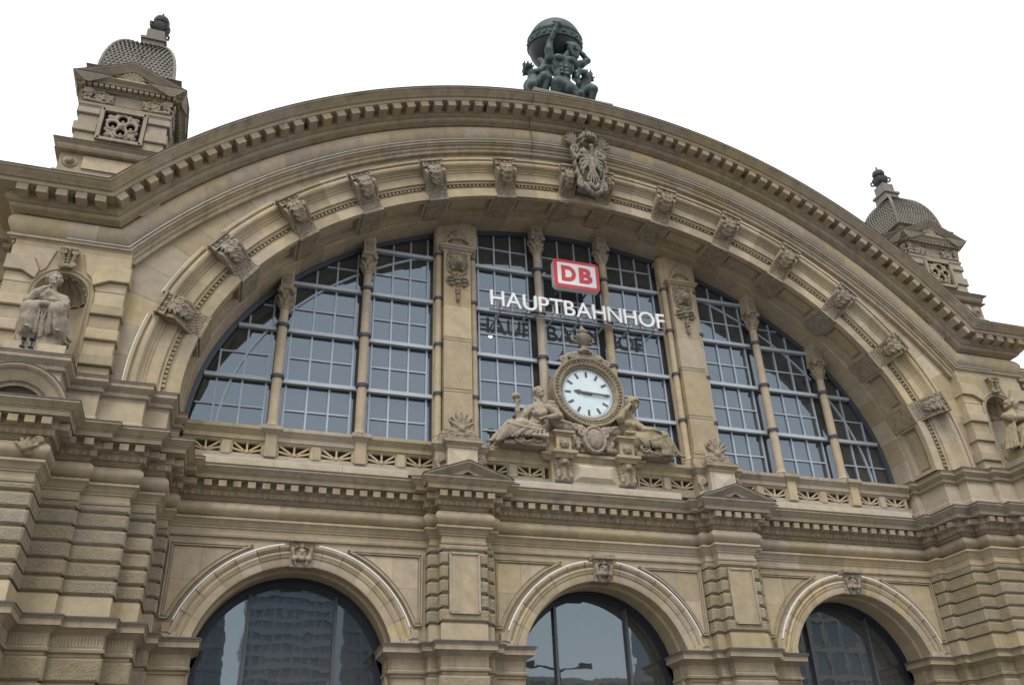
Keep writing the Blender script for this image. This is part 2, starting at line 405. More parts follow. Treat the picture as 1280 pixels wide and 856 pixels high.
# strip moulding under the frieze, in lengths of stone
PSTRIP = [(-.44,.5),(-.44,.28),(-.3,.26),(-.29,.2),(-.17,.18),(-.16,.1),(-.1,.1),(-.09,.03),(0,.03),(.02,.3)]
PCORN = [(.91,.35),(.91,.12),(.94,.11),(.94,.06),(.96,.05),(.965,.0),(.98,-.05),(1.01,-.1),(1.06,-.135),(1.1,-.145),(1.1,-.11),(1.12,-.11),(1.12,-.16),(1.14,-.17),(1.15,-.24),(1.2,-.25),(1.2,-.28),(1.47,-.28),(1.49,-.78),(1.62,-.8),(1.64,-.88),(1.67,-.9),(1.72,-.97),(1.81,-1.08),(1.84,-1.1),(1.84,-1.14),(1.9,-1.15)]
PTOP = [(1.9,-1.15),(1.905,-1.18),(1.925,-1.18),(1.96,-.9),(2.05,.5),(2.05,4.2)]
def gable_sweep(prof, u0, u1, n, mb=None, ends=(0, 0)):
    """profile (offset, y) round the gable arc; every offset keeps its own start angle so that it mitres with the level part"""
    mb = mb or MB(); m = len(prof); vs_ = []; rows = 0
    def ang(q):
        return math.acos(min(1, (19.78+q-GZ)/(GR+q)))
    lst = ([None] if ends[0] else [])+list(np.linspace(u0, u1, n+1))+([None] if ends[1] else [])
    for k, u in enumerate(lst):
        for q, y in prof:
            if u is None: vs_.append(((PIER_L if k == 0 else -PIER_L), y, 19.78+q))
            else:
                t = ang(q)*u; vs_.append(((GR+q)*math.sin(t), y, GZ+(GR+q)*math.cos(t)))
    K = len(lst)
    return mb.add(vs_, [(i*m+j, i*m+j+1, (i+1)*m+j+1, (i+1)*m+j) for i in range(K-1) for j in range(m-1)]+[tuple(range(m)), tuple((K-1)*m+j for j in range(m))[::-1]])
def gable_pieces(name, prof, mat, count, seg):
    us = np.linspace(-1, 1, count+1)
    for i in range(count): gable_sweep(prof, us[i], us[i+1], seg, ends=(i == 0, i == count-1)).build(name, mat, gc)
gable_pieces('strip_stone', PSTRIP, 'trim', 22, 6)
gable_pieces('cornice_stone', PCORN, 'trim', 26, 5)
gable_sweep(PTOP, -1, 1, 130, ends=(1, 1)).build('flashing', 'lead', gc)
# frieze stones: cut the ring into bulged blocks with joints
fr = thing('frieze', None, None); fr.parent = ST
PF = [(.0,.4)]+[(z, y) for y, z in [(a, b) for a, b in bulge(.26, -.3, .02, .91, 9)]]+[(.91,.4)]
nf = 36
for i in range(nf): gable_sweep(PF, -1+2*i/nf+.0001, -1+2*(i+1)/nf-.0001, 4).build('stone', 'block', fr)
for sg in (-1, 1):                                             # level parts over the side piers
    for k in range(2):
        mb = MB(); m = len(PF)
        for q, y in PF: mb.v.append((sg*(19.5 if k else 18.6), y, 19.78+q))
        for q, y in PF:
            mb.v.append((sg*(18.606 if k else (GR+q)*math.sin(math.acos((19.78+q-GZ)/(GR+q)))), y, 19.78+q))
        mb.f = [(j, j+1, m+j+1, m+j) for j in range(m-1)]+[tuple(range(m)), tuple(range(m, 2*m))[::-1]]
        mb.build('stone', 'block', fr)
# zinc edge along the strip
gable_sweep([(.02,.02),(.02,-.02),(.05,-.02),(.05,.02)], -1, 1, 130, ends=(1, 1)).build('zinc_edge', 'zinc', gc)
# dentils
dm = MB().box((-.17, -.76, -.12), (.17, -.26, .135)).mesh('dentil', 'trim', 0)
def put(me, name, parent, loc, roty=0, rotz=0, s=1, **k):
    o = link(name, me, parent, **k); o.location = loc; o.rotation_euler = (0, roty, rotz)
    o.scale = (s, s, s) if not hasattr(s, '__len__') else s
    return o
ncount = 68
for i in range(ncount):
    r = GR+1.34; tt = math.acos((19.78+1.34-GZ)/r)*(-1+2*(i+.5)/ncount)
    put(dm, 'dentil', gc, (r*math.sin(tt), 0, GZ+r*math.cos(tt)), tt)
for sg in (-1, 1):
    for k in range(5): put(dm, 'dentil', gc, (sg*(18.62+.6*k), 0, 19.78+1.34))
# returns of the cornice at the pier ends
for sg in (-1, 1):
    for prof, nm, mat, par in ((PSTRIP, 'strip_stone', 'trim', gc), (PF, 'stone', 'block', fr), (PCORN, 'cornice_stone', 'trim', gc), (PTOP[:4], 'flashing', 'lead', gc)):
        mb = sweep([(-21.0, 4.2), (-21.0, .3), (PIER_L, .3)], [(.3-y_, 19.78+q) for q, y_ in prof], 'plan')
        if sg > 0: mb.v = [(-x, y, z) for x, y, z in mb.v]
        mb.build(nm, mat, par)
    for k in range(5): put(dm, 'dentil', gc, (sg*(20.7+.0), .9+.62*k, 19.78+1.34), 0, sg*math.pi/2)
# lightning cable over the gable, left of the crown
pts = []
for q, y in [(1.95, -1.16), (1.6, -.86), (1.47, -.3), (1.16, -.27), (1.08, -.17), (.9, .0), (.5, -.08), (.05, .0), (0, .0), (-.2, .15), (-.46, .42), (-.6, .44)]:
    t = -2.75/24; pts.append(((GR+q)*math.sin(t)*24/(GR+1.9), y-.02, GZ+(GR+q)*math.cos(t)))
MB().tube(pts, .018).build('lightning_cable', 'black', gc)

# ---- spandrel stones between archivolt and strip
sp = thing('spandrel', None, None); sp.parent = ST
def outer_hit(x, z, nx, nz_):
    best = 99
    a, b, c = 1, 2*(x*nx+(z-GZ)*nz_), x*x+(z-GZ)**2-(GR-.42)**2
    dsc = b*b-4*c
    if dsc > 0: best = (-b+math.sqrt(dsc))/2
    if abs(nx) > 1e-6:
        q = (17.5-abs(x))/abs(nx)
        if q > 0: best = min(best, q)
    return max(best, .05)
def wall_core():
    mb = MB(); pts = []
    for i in range(161):
        t = _ts[int(i*2000/160)]; x, z, nx, nz_ = ell_n(t, .6); pts += [(x, .56, z)]
        x2, z2, nx, nz_ = ell_n(t, 1.6); q = outer_hit(x2, z2, nx, nz_)+.25; pts += [(x2+q*nx, .56, z2+q*nz_)]
    return mb.add(pts, [(2*i, 2*i+1, 2*i+3, 2*i+2) for i in range(160)])
wall_core().build('wall_core', 'stone', sp)
nsp = 44
for i in range(nsp):
    u0, u1 = i/nsp, (i+1)/nsp; g = .00006
    a = []; b = []
    for u in np.linspace(u0+g, u1-g, 4):
        t = t_of(u); x, z, nx, nz_ = ell_n(t, 1.6); q = outer_hit(x, z, nx, nz_)
        a.append((x, z)); b.append((x+q*nx, z+q*nz_))
    q_mid = math.hypot(b[1][0]-a[1][0], b[1][1]-a[1][1])
    nsub = 2 if q_mid > 1.9 and i % 2 else 1
    for k in range(nsub):
        f0, f1 = k/nsub+(.0015 if k else 0), (k+1)/nsub-(.0015 if k < nsub-1 else 0)
        lo_ = [(p[0]+(q[0]-p[0])*f0, p[1]+(q[1]-p[1])*f0) for p, q in zip(a, b)]
        hi_ = [(p[0]+(q[0]-p[0])*f1, p[1]+(q[1]-p[1])*f1) for p, q in zip(a, b)]
        MB().poly(lo_+hi_[::-1], .47+random.uniform(-.004, .004), .6, .004).build('stone', 'block', sp)

# ---- consoles: places measured along the arch
KC = [((2.185+2.11)/2, (5.47+4.775)/2), ((4.015+3.81)/2, (5.02+4.37)/2), ((5.675+5.345)/2, (4.27+3.675)/2),
      ((7.21+6.74)/2, (3.22+2.72)/2), ((8.415+7.88)/2, (1.845+1.485)/2), ((9.31+8.62)/2, (.22+.05)/2)]
KT = []
for x, z in KC:
    P = np.array((x*1.75, 1.75*(z+9.033)+1.65)); KT.append(_ts[np.argmin(((_p-P)**2).sum(1))])
KS = [s_of(t)-ELEN/2 for t in KT]
CW = .44                                                      # half width
YF = .6                                                       # front of the inner edge
# ---- archivolt, one length between each two consoles
av = thing('arch_moulding', None, None); av.parent = ST
PAV = [(1.72,.5),(1.72,.2),(1.62,.2),(1.61,.28),(1.56,.3)]+[(1.42+.13*math.cos(a), .3-.13*math.sin(a)) for a in np.linspace(0, math.pi, 7)]+[(1.26,.32),(1.25,.36),(1.19,.37),(1.18,.42),(1.1,.43),(1.09,.47),(.72,.47),(.70,.67),(.44,.68),(.43,.63),(.38,.64),(.37,.6),(0,.6),(-.0,.78)]
edges = [-ELEN/2]+sum([[-k-CW, -k+CW] for k in KS[::-1]], [])+[-1.3, 1.3]+sum([[k-CW, k+CW] for k in KS], [])+[ELEN/2]
segs = list(zip(edges[::2], edges[1::2]))+[(-1.29, 1.29)]
bead_m = MB().box((-.055, -.06, -.06), (.055, .06, .06)).mesh('bead', 'trim', 0)
for a, b in segs:
    ta, tb = t_at(a+ELEN/2), t_at(b+ELEN/2)
    if b-a < .3: continue
    cuts = max(1, round((b-a)/1.3))
    for c in range(cuts):
        n = 6; full = ell_path(t_at(a+ELEN/2-.0+(b-a)*c/cuts+.002), t_at(a+ELEN/2+(b-a)*(c+1)/cuts-.002), n)
        P, O = full, [ell_n(t_at(a+ELEN/2+(b-a)*(c+i/n)/cuts), 0)[2:] for i in range(n+1)]
        mb = MB(); m = len(PAV)
        vs_ = [(P[i][0]+q*O[i][0], y, P[i][1]+q*O[i][1]) for i in range(n+1) for q, y in PAV]
        mb.add(vs_, [(i*m+j, i*m+j+1, (i+1)*m+j+1, (i+1)*m+j) for i in range(n) for j in range(m-1)])
        mb.build('stone', 'block', av)
    # bead row in the recess, small: one object per bay
    mb = MB(); nb = max(2, int((b-a-.3)/.17))
    for i in range(nb):
        s_ = a+.15+(b-a-.3)*(i+.5)/nb; x, z, nx, nz_ = ell_n(t_at(s_+ELEN/2), .58)
        T = Vector((nz_, 0, -nx)); N = Vector((nx, 0, nz_))
        mb.obox((x, .645, z), T*.052, N*.075, Vector((0, .05, 0)))
    mb.build('bead_row', 'trim', av, 'stuff', 0)
    # light tube on the outer edge
def ell_sweep(prof, ta, tb, n, name, mat, parent, **k):
    mb = MB(); m = len(prof); a, b = s_of(ta), s_of(tb); vs_ = []
    for i in range(n+1):
        x, z, nx, nz_ = ell_n(t_at(a+(b-a)*i/n), 0); vs_ += [(x+q*nx, y, z+q*nz_) for q, y in prof]
    mb.add(vs_, [(i*m+j, i*m+j+1, (i+1)*m+j+1, (i+1)*m+j) for i in range(n) for j in range(m-1)]+[tuple(range(m)), tuple(n*m+j for j in range(m))[::-1]])
    return mb.build(name, mat, parent, **k)
for a, b in segs:
    ell_sweep([(1.722,.34),(1.722,.27),(1.762,.27),(1.762,.34),(1.722,.34)], t_at(a+ELEN/2), t_at(b+ELEN/2), 14, 'light_tube', 'tube', av)
# ---- soffit: sunk panel bay, border rib, inner smooth band
sf = thing('soffit', None, None); sf.parent = ST
H = math.pi/2
ell_sweep([(.2,.7),(.2,2.0)], -H, H, 120, 'panel_ground', 'stone', sf)
for a, b in segs:
    ta, tb = t_at(a+ELEN/2), t_at(b+ELEN/2)
    if b-a < .3: continue
    ell_sweep([(.2,.74),(.0,.78),(.0,.86),(.06,.88),(.2,.9)], ta, tb, 10, 'front_border', 'stone', sf)
    ell_sweep([(.2,1.74),(.06,1.77),(.0,1.79),(.0,2.0),(.2,2.02)], ta, tb, 10, 'back_border', 'stone', sf)
    c0, c1 = t_at(a+ELEN/2+.32), t_at(b+ELEN/2-.32)
    for e in (a+.0, b-.16):
        ell_sweep([(.2,.8),(.0,.82),(.0,1.82),(.2,1.84)], t_at(e+ELEN/2), t_at(e+.16+ELEN/2), 2, 'side_border', 'stone', sf)
    if b-a > .8:
        ell_sweep([(.2,1.04),(.14,1.07),(.14,1.56),(.2,1.59)], c0, c1, 10, 'panel', 'block', sf)
nb_ = 40
for i in range(nb_):
    ell_sweep([(.3,2.01),(-.03,2.01),(-.05,2.05),(-.09,2.05),(-.09,2.2),(-.07,2.22),(-.07,3.3)], t_of((i+.004)/nb_), t_of((i+.996)/nb_), 4, 'stone', 'block', sf)
# ---- console mesh in its own frame: x along the arch, y depth, z outwards
PCS = [(1.52,.9),(1.52,.0),(1.24,.0),(1.22,.05),(1.14,.06),(1.05,.0),(.92,-.03),(.8,.02),(.68,.13),(.56,.28),(.44,.43),(.32,.54),(.2,.6),(.08,.63),(.03,.6),(-.07,.6),(-.07,2.02),(.3,2.02)]
def console_body():
    mb = MB()
    for x0, x1, inset in ((-CW, -CW+.09, 0), (CW-.09, CW, 0), (-CW+.09, CW-.09, .055)):
        pr = [(z, y+(inset if y < .65 and z > .1 else 0)) for z, y in PCS]
        m = len(pr); vs_ = [(x, y, z) for x in (x0, x1) for z, y in pr]
        mb.add(vs_, [(j, (j+1) % m, m+(j+1) % m, m+j) for j in range(m)]+[tuple(range(m)), tuple(m+j for j in range(m))[::-1]])
    mb.box((-CW-.03, -.05, 1.46), (CW+.03, .5, 1.55)); mb.box((-CW-.02, -.03, 1.2), (CW+.02, .3, 1.25))
    for k in (-1, 0, 1):
        for r, h in ((.115, .03), (.06, .06)):
            prof = [(r, .02), (r*.98, -h*.7), (r*.6, -h), (.001, -h*.9)] if r < .1 else [(r, .02), (r, -h), (r*.72, -h), (r*.68, .0)]
            mb.lathe([(a, b) for a, b in prof], (k*.255, .05, 1.355), 10, 'y')
    return mb.mesh('console', 'carve', 35)
def console_leaf():
    fz = [(1.17,.08),(1.05,.03),(.92,.0),(.8,.05),(.68,.16),(.56,.31),(.44,.46),(.32,.57),(.2,.63),(.09,.66)]
    cu = lambda v: (float(np.interp(v*9, range(10), [p[1] for p in fz])), float(np.interp(v*9, range(10), [p[0] for p in fz])))
    s = Sculpt((-.4, -.25, 0), (.4, .8, 1.28), .017)
    def pt(x, v, h):
        y, z = cu(v); y2, z2 = cu(min(1, v+.03)); y1, z1 = cu(max(0, v-.03)); t = np.array((y2-y1, z2-z1)); t = t/np.hypot(*t); n = np.array((t[1], -t[0]))
        if n[0] > 0: n = -n
        return (x, y+n[0]*h, z+n[1]*h)
    for v in np.linspace(0, 1, 26): s.cap(pt(-.33, v, -.03), pt(.33, v, -.03), .035, .035, .02)
    s.chain([pt(0, v, .05) for v in np.linspace(.03, .62, 9)], [.05, .06, .07, .07, .07, .06, .06, .05, .03], .015)
    for v0, w_, L in ((.04, .3, .16), (.16, .31, .17), (.3, .27, .17), (.43, .22, .15)):
        for q in (-1, 1):
            s.chain([pt(0, v0, .04), pt(q*w_*.5, v0+.01, .09), pt(q*w_*.95, v0+L*.45, .07)], [.05, .055, .04], .015)
            s.chain([pt(q*w_*.3, v0+.05, .06), pt(q*w_*.62, v0+L*.6, .1), pt(q*w_*.7, v0+L*1.0, .05)], [.045, .05, .03], .015)
            s.chain([pt(q*w_*.12, v0+.1, .06), pt(q*w_*.28, v0+L*.8, .11), pt(q*w_*.3, v0+L*1.15, .06)], [.045, .05, .03], .015)
    s.ell(pt(0, .5, .06), (.08, .1, .09), .02); s.ell(pt(0, .6, .04), (.06, .07, .07), .02)
    for r in range(6):
        v = .63+.067*r; n = 5
        for c in range(n+r % 2):
            x = (c-(n-1+r % 2)/2)*.13
            if abs(x) < .33: s.ell(pt(x, v, .0), (.07, .055, .06), .006)
    return s.mesh('leaf_carving', 'carve')
cb, cl_ = console_body(), console_leaf()
def place_console(s_, sx=1):
    t = t_at(s_+ELEN/2); x, z, nx, nz_ = ell_n(t, 0)
    o = put(cb, 'console', ST, (x, 0, z), math.atan2(nx, nz_)); o.scale = (sx, 1, 1)
    put(cl_, 'leaf_carving', o, (0, 0, 0))
for k in KS:
    place_console(-k); place_console(k)
place_console(-.86, .8); place_console(.86, .8)

# ---- plan of the piers and the lower front (wall faces), left half then mirrored
HALF = [(-21.2, 3.0), (-21.2, -.35), (-20.3, -.35), (-20.3, -1.6), (-18.4, -1.6), (-18.4, -.35), (-17.4, -.35), (-17.4, -.1), (-16.05, -.1), (-16.05, .42), (-15.35, .42), (-15.35, 1.78), (-15.02, 1.78), (-15.02, 2.3)]
PIL = [(-6.44, 2.3), (-6.44, 2.0), (-6.11, 2.0), (-6.11, 1.62), (-4.61, 1.62), (-4.61, 2.0), (-4.28, 2.0), (-4.28, 2.3)]
mirp = lambda L: [(-x, y) for x, y in reversed(L)]
PLAN = HALF+PIL+mirp(PIL)+mirp(HALF)
en = thing('entablature', None, None); en.parent = ST
PARCH = [(-.3,10.66),(.04,10.66),(.06,10.7),(.06,10.76),(.03,10.78),(.03,10.93),(.07,10.95),(.07,11.0),(.1,11.02),(.13,11.09),(.2,11.17),(.24,11.19),(.24,11.26),(.06,11.28),(-.3,11.28)]
PFRZ = [(-.3,11.28)]+bulge(.05, .26, 11.29, 11.83, 8)+[(-.3,11.84)]
PBED = [(-.3,11.84),(.08,11.84),(.1,11.88),(.16,11.93),(.17,11.95),(.24,11.97),(.3,12.08),(.31,12.14),(.36,12.15),(.36,12.4),(.66,12.42),(.67,12.55),(.70,12.57),(.71,12.6),(.74,12.61),(.78,12.67),(.86,12.74),(.88,12.76),(.88,12.81)]
PCAP = [(.88,12.81),(.895,12.815),(.895,12.84),(.8,12.9),(.3,12.98),(-.4,13.0)]
def plan_pieces(name, prof, mat, parent, L=2.6):
    # densify long runs so that every face is cut into stones
    pts = [PLAN[0]]; cutset = {0}
    for p, q in zip(PLAN[:-1], PLAN[1:]):
        d = math.hypot(q[0]-p[0], q[1]-p[1]); k = max(1, round(d/L))
        for i in range(1, k+1):
            pts.append((p[0]+(q[0]-p[0])*i/k, p[1]+(q[1]-p[1])*i/k))
            if i < k: cutset.add(len(pts)-1)
    cs = sorted(cutset | {len(pts)-1}); res = []
    for a, b in zip(cs[:-1], cs[1:]): res.append(sweep(pts, prof, 'plan', a, b).build(name, mat, parent))
    return res
plan_pieces('architrave_stone', PARCH, 'block', en, 2.2)
plan_pieces('frieze_stone', PFRZ, 'block', en, 1.9)
plan_pieces('cornice_stone', PBED, 'trim', en, 2.0)
sweep(PLAN, PCAP, 'plan').build('flashing', 'lead', en)
# modillions and egg row
mm = MB().box((-.125, -.29, -.1), (.125, 0, .1)).mesh('modillion', 'trim', 0)
eggs = MB(); egg_objs = []
def along(path, n_off, step, margin, fn):
    P, O = offsets(path, 'plan')
    for i in range(len(P)-1):
        a = P[i]+n_off*O[i]; b = P[i+1]+n_off*O[i+1]; d = b-a; L = math.hypot(*d)
        if L < 2*margin+.2: continue
        k = max(1, round((L-2*margin)/step)); u = d/L
        for j in range(k):
            q = a+u*(margin+(L-2*margin)*(j+.5)/k); fn(q, math.atan2(u[1], u[0]))
along(PLAN, .34, .46, .02, lambda q, a: put(mm, 'modillion', en, (q[0], q[1], 12.27), 0, a))
def egg(q, a):
    c, s_ = math.cos(a), math.sin(a)
    for dx, r, h in ((0, .075, .09), (.105, .025, .085)):
        x, y = q[0]+dx*c, q[1]+dx*s_
        base = len(eggs.v); seg = 5
        prof = [(.5, -h), (1, -.2*h), (.9, .5*h), (.3, h)]
        for fr_, hh in prof:
            for k in range(seg):
                an = 2*math.pi*k/seg; lx, ly = r*fr_*math.cos(an), r*fr_*.7*math.sin(an)
                eggs.v.append((x+lx*c-ly*s_, y+lx*s_+ly*c, 12.045+hh))
        eggs.f += [(base+i*seg+k, base+i*seg+(k+1) % seg, base+(i+1)*seg+(k+1) % seg, base+(i+1)*seg+k) for i in range(3) for k in range(seg)]
along(PLAN, .27, .21, .0, egg)
eggs.build('egg_row', 'trim', en, 'stuff', 60)
# ---- pediments over the two pilasters
def pediment(cx):
    p = link('pediment', None, ST)
    yw = 1.62; n = .86; x0 = cx-.75-n; x1 = cx+.75+n; za, zc = 12.84, 13.38
    rake = [(x0, 12.8), (cx, zc), (x1, 12.8)]
    pr = [(-.28,yw+.2),(-.28,yw-.62),(-.2,yw-.64),(-.19,yw-.68),(-.1,yw-.76),(-.02,yw-.86),(.0,yw-.88),(.04,yw-.88),(.05,yw+.3)]
    sweep(rake, pr, 'elev').build('raking_cornice', 'trim', p)
    sweep(rake, [(.05,yw-.9),(.075,yw-.9),(.075,yw+.3)], 'elev').build('flashing', 'lead', p)
    MB().poly([(x0+.1, 12.62), (x1-.1, 12.62), (cx, zc-.14)], yw-.66, yw+.3).build('tympanum', 'trim', p)
    MB().poly([(cx-.52, 12.78), (cx+.52, 12.78), (cx, 13.08)], yw-.675, yw-.65).build('hole_shade_sheet', 'hole_shade', p)  # near-black triangle laid on the solid tympanum, hole darkness as colour
pediment(-5.36); pediment(5.36)

# ---- lower walls: rusticated stones
ru = thing('rusticated_pier', None, None); ru.parent = ST
ru2 = thing('rusticated_pier', None, None); ru2.parent = ST
pilp = [link('pilaster_pier', None, ST), link('pilaster_pier', None, ST)]
ZC = [10.66, 10.39, 9.92, 9.44, 8.96, 8.48, 8.03]
ZL = [6.42, 5.75, 5.05, 4.35, 3.65, 2.95, 2.25, 1.5, .75, 0]
FACES = [(-21.2, -20.3, -.35), (-20.3, -18.4, -1.6), (-18.4, -17.4, -.35), (-17.4, -16.05, -.1), (-16.05, -15.35, .42), (-15.35, -15.02, 1.78)]
ENDY = [3., -.3, 0., .5, 1.85, 2.4]
def rust(parent, faces, endy, sg, proud=.1):
    for fi, ((x0, x1, y), ye) in enumerate(zip(faces, endy)):
        el, er = (fi < 2), (fi > 0)
        if sg > 0: x0, x1, el, er = -x1, -x0, er, el
        # core
        for zs in (ZC, ZL):
            for a, b in zip(zs[:-1], zs[1:]):
                MB().cushion(x0-proud*el, x1+proud*er, b+.035, a-.035, y-proud, max(ye, y+.4), .055).build('stone', 'rock', parent)
        MB().box((x0-.06*el, y-.06, 7.3), (x1+.06*er, max(ye, y+.4), 8.0)).build('plinth_stone', 'block', parent)
        MB().box((x0+.0, y+.002, 0), (x1-.0, max(ye, y+.4)+.01, 10.8)).build('core', 'stone', parent)
rust(ru, FACES, ENDY, -1); rust(ru2, FACES, ENDY, 1)
for cx, pp in zip((-5.36, 5.36), pilp):
    for zs, full in ((ZC, False), (ZL, True)):
        for k, (a, b) in enumerate(zip(zs[:-1], zs[1:])):
            top_or_bot = full or k in (0, len(zs)-2)
            if top_or_bot: MB().cushion(cx-.85, cx+.85, b+.035, a-.035, 1.52, 1.95, .06).build('stone', 'rock', pp)
            else:
                for s_ in (-1, 1):
                    xa, xb = sorted((cx+s_*.52, cx+s_*.85)); MB().cushion(xa, xb, b+.035, a-.035, 1.52, 1.95, .06).build('stone', 'rock', pp)
            for s_ in (-1, 1):
                xa, xb = sorted((cx+s_*.75, cx+s_*1.18)); MB().cushion(xa, xb, b+.035, a-.035, 1.9, 2.34, .06).build('stone', 'rock', pp)
    MB().box((cx-.75, 1.62, 0), (cx+.75, 2.4, 10.7)).box((cx-1.08, 2.0, 0), (cx+1.08, 2.41, 10.71)).build('core', 'stone', pp)
    MB().box((cx-.8, 1.56, 7.3), (cx+.8, 1.9, 8.0)).box((cx-1.13, 1.94, 7.3), (cx+1.13, 2.3, 7.995)).build('plinth_stone', 'block', pp)
    # raised tablet
    pn = MB().box((cx-.53, 1.6, 8.3), (cx+.53, 1.5, 10.36)).build('tablet', 'block', pp)
    q = [(cx-.5, 8.34), (cx-.5, 10.32), (cx+.5, 10.32), (cx+.5, 8.34), (cx-.5, 8.34)]
    mb = MB()
    for (xa, za), (xb, zb) in zip(q[:-1], q[1:]): mb.bar((xa, 1.49, za), (xb, 1.49, zb), .08, .06)
    mb.build('tablet_frame', 'trim', pn)
# ---- impost band (middle of the piers), broken by the arches
im = thing('impost', None, None); im.parent = ST
PIMP = [(-.2,6.42),(.02,6.42),(.02,6.5),(.1,6.53),(.12,6.6),(.05,6.63),(.05,6.98),(.08,7.0),(.12,7.06),(.2,7.1),(.22,7.12),(.3,7.14),(.3,7.3),(.33,7.32),(.36,7.36)]
PIMT = [(.36,7.36),(.375,7.365),(.375,7.39),(.3,7.44),(-.2,7.5)]
ARCHX = (-10.76, 0, 10.76); JH = 3.0984
tail = lambda c, s_: [(c+s_*JH, 2.3), (c+s_*JH, 3.5)]
def rail_runs():
    runs = []
    for sgn in (1, -1):
        left = HALF+[(-10.76-JH, 2.3), (-10.76-JH, 3.4)]
        mid = [(-10.76+JH, 3.4), (-10.76+JH, 2.3)]+PIL+[(-JH, 2.3), (-JH, 3.4)]
        for r in (left, mid): runs.append(r if sgn > 0 else mirp(r))
    return runs
flutes = MB()
for r in rail_runs():
    sweep(r, PIMP, 'plan').build('moulding', 'trim', im); sweep(r, PIMT, 'plan').build('flashing', 'lead', im)
    def fl(q, a):
        c, s_ = math.cos(a), math.sin(a); flutes.obox((q[0], q[1], 6.82), (.022*c, .022*s_, 0), (-.02*s_, .02*c, 0), (0, 0, .14))
    along(r, .05, .085, .05, fl)
flutes.build('flute_row', 'trim', im, 'stuff', 0)

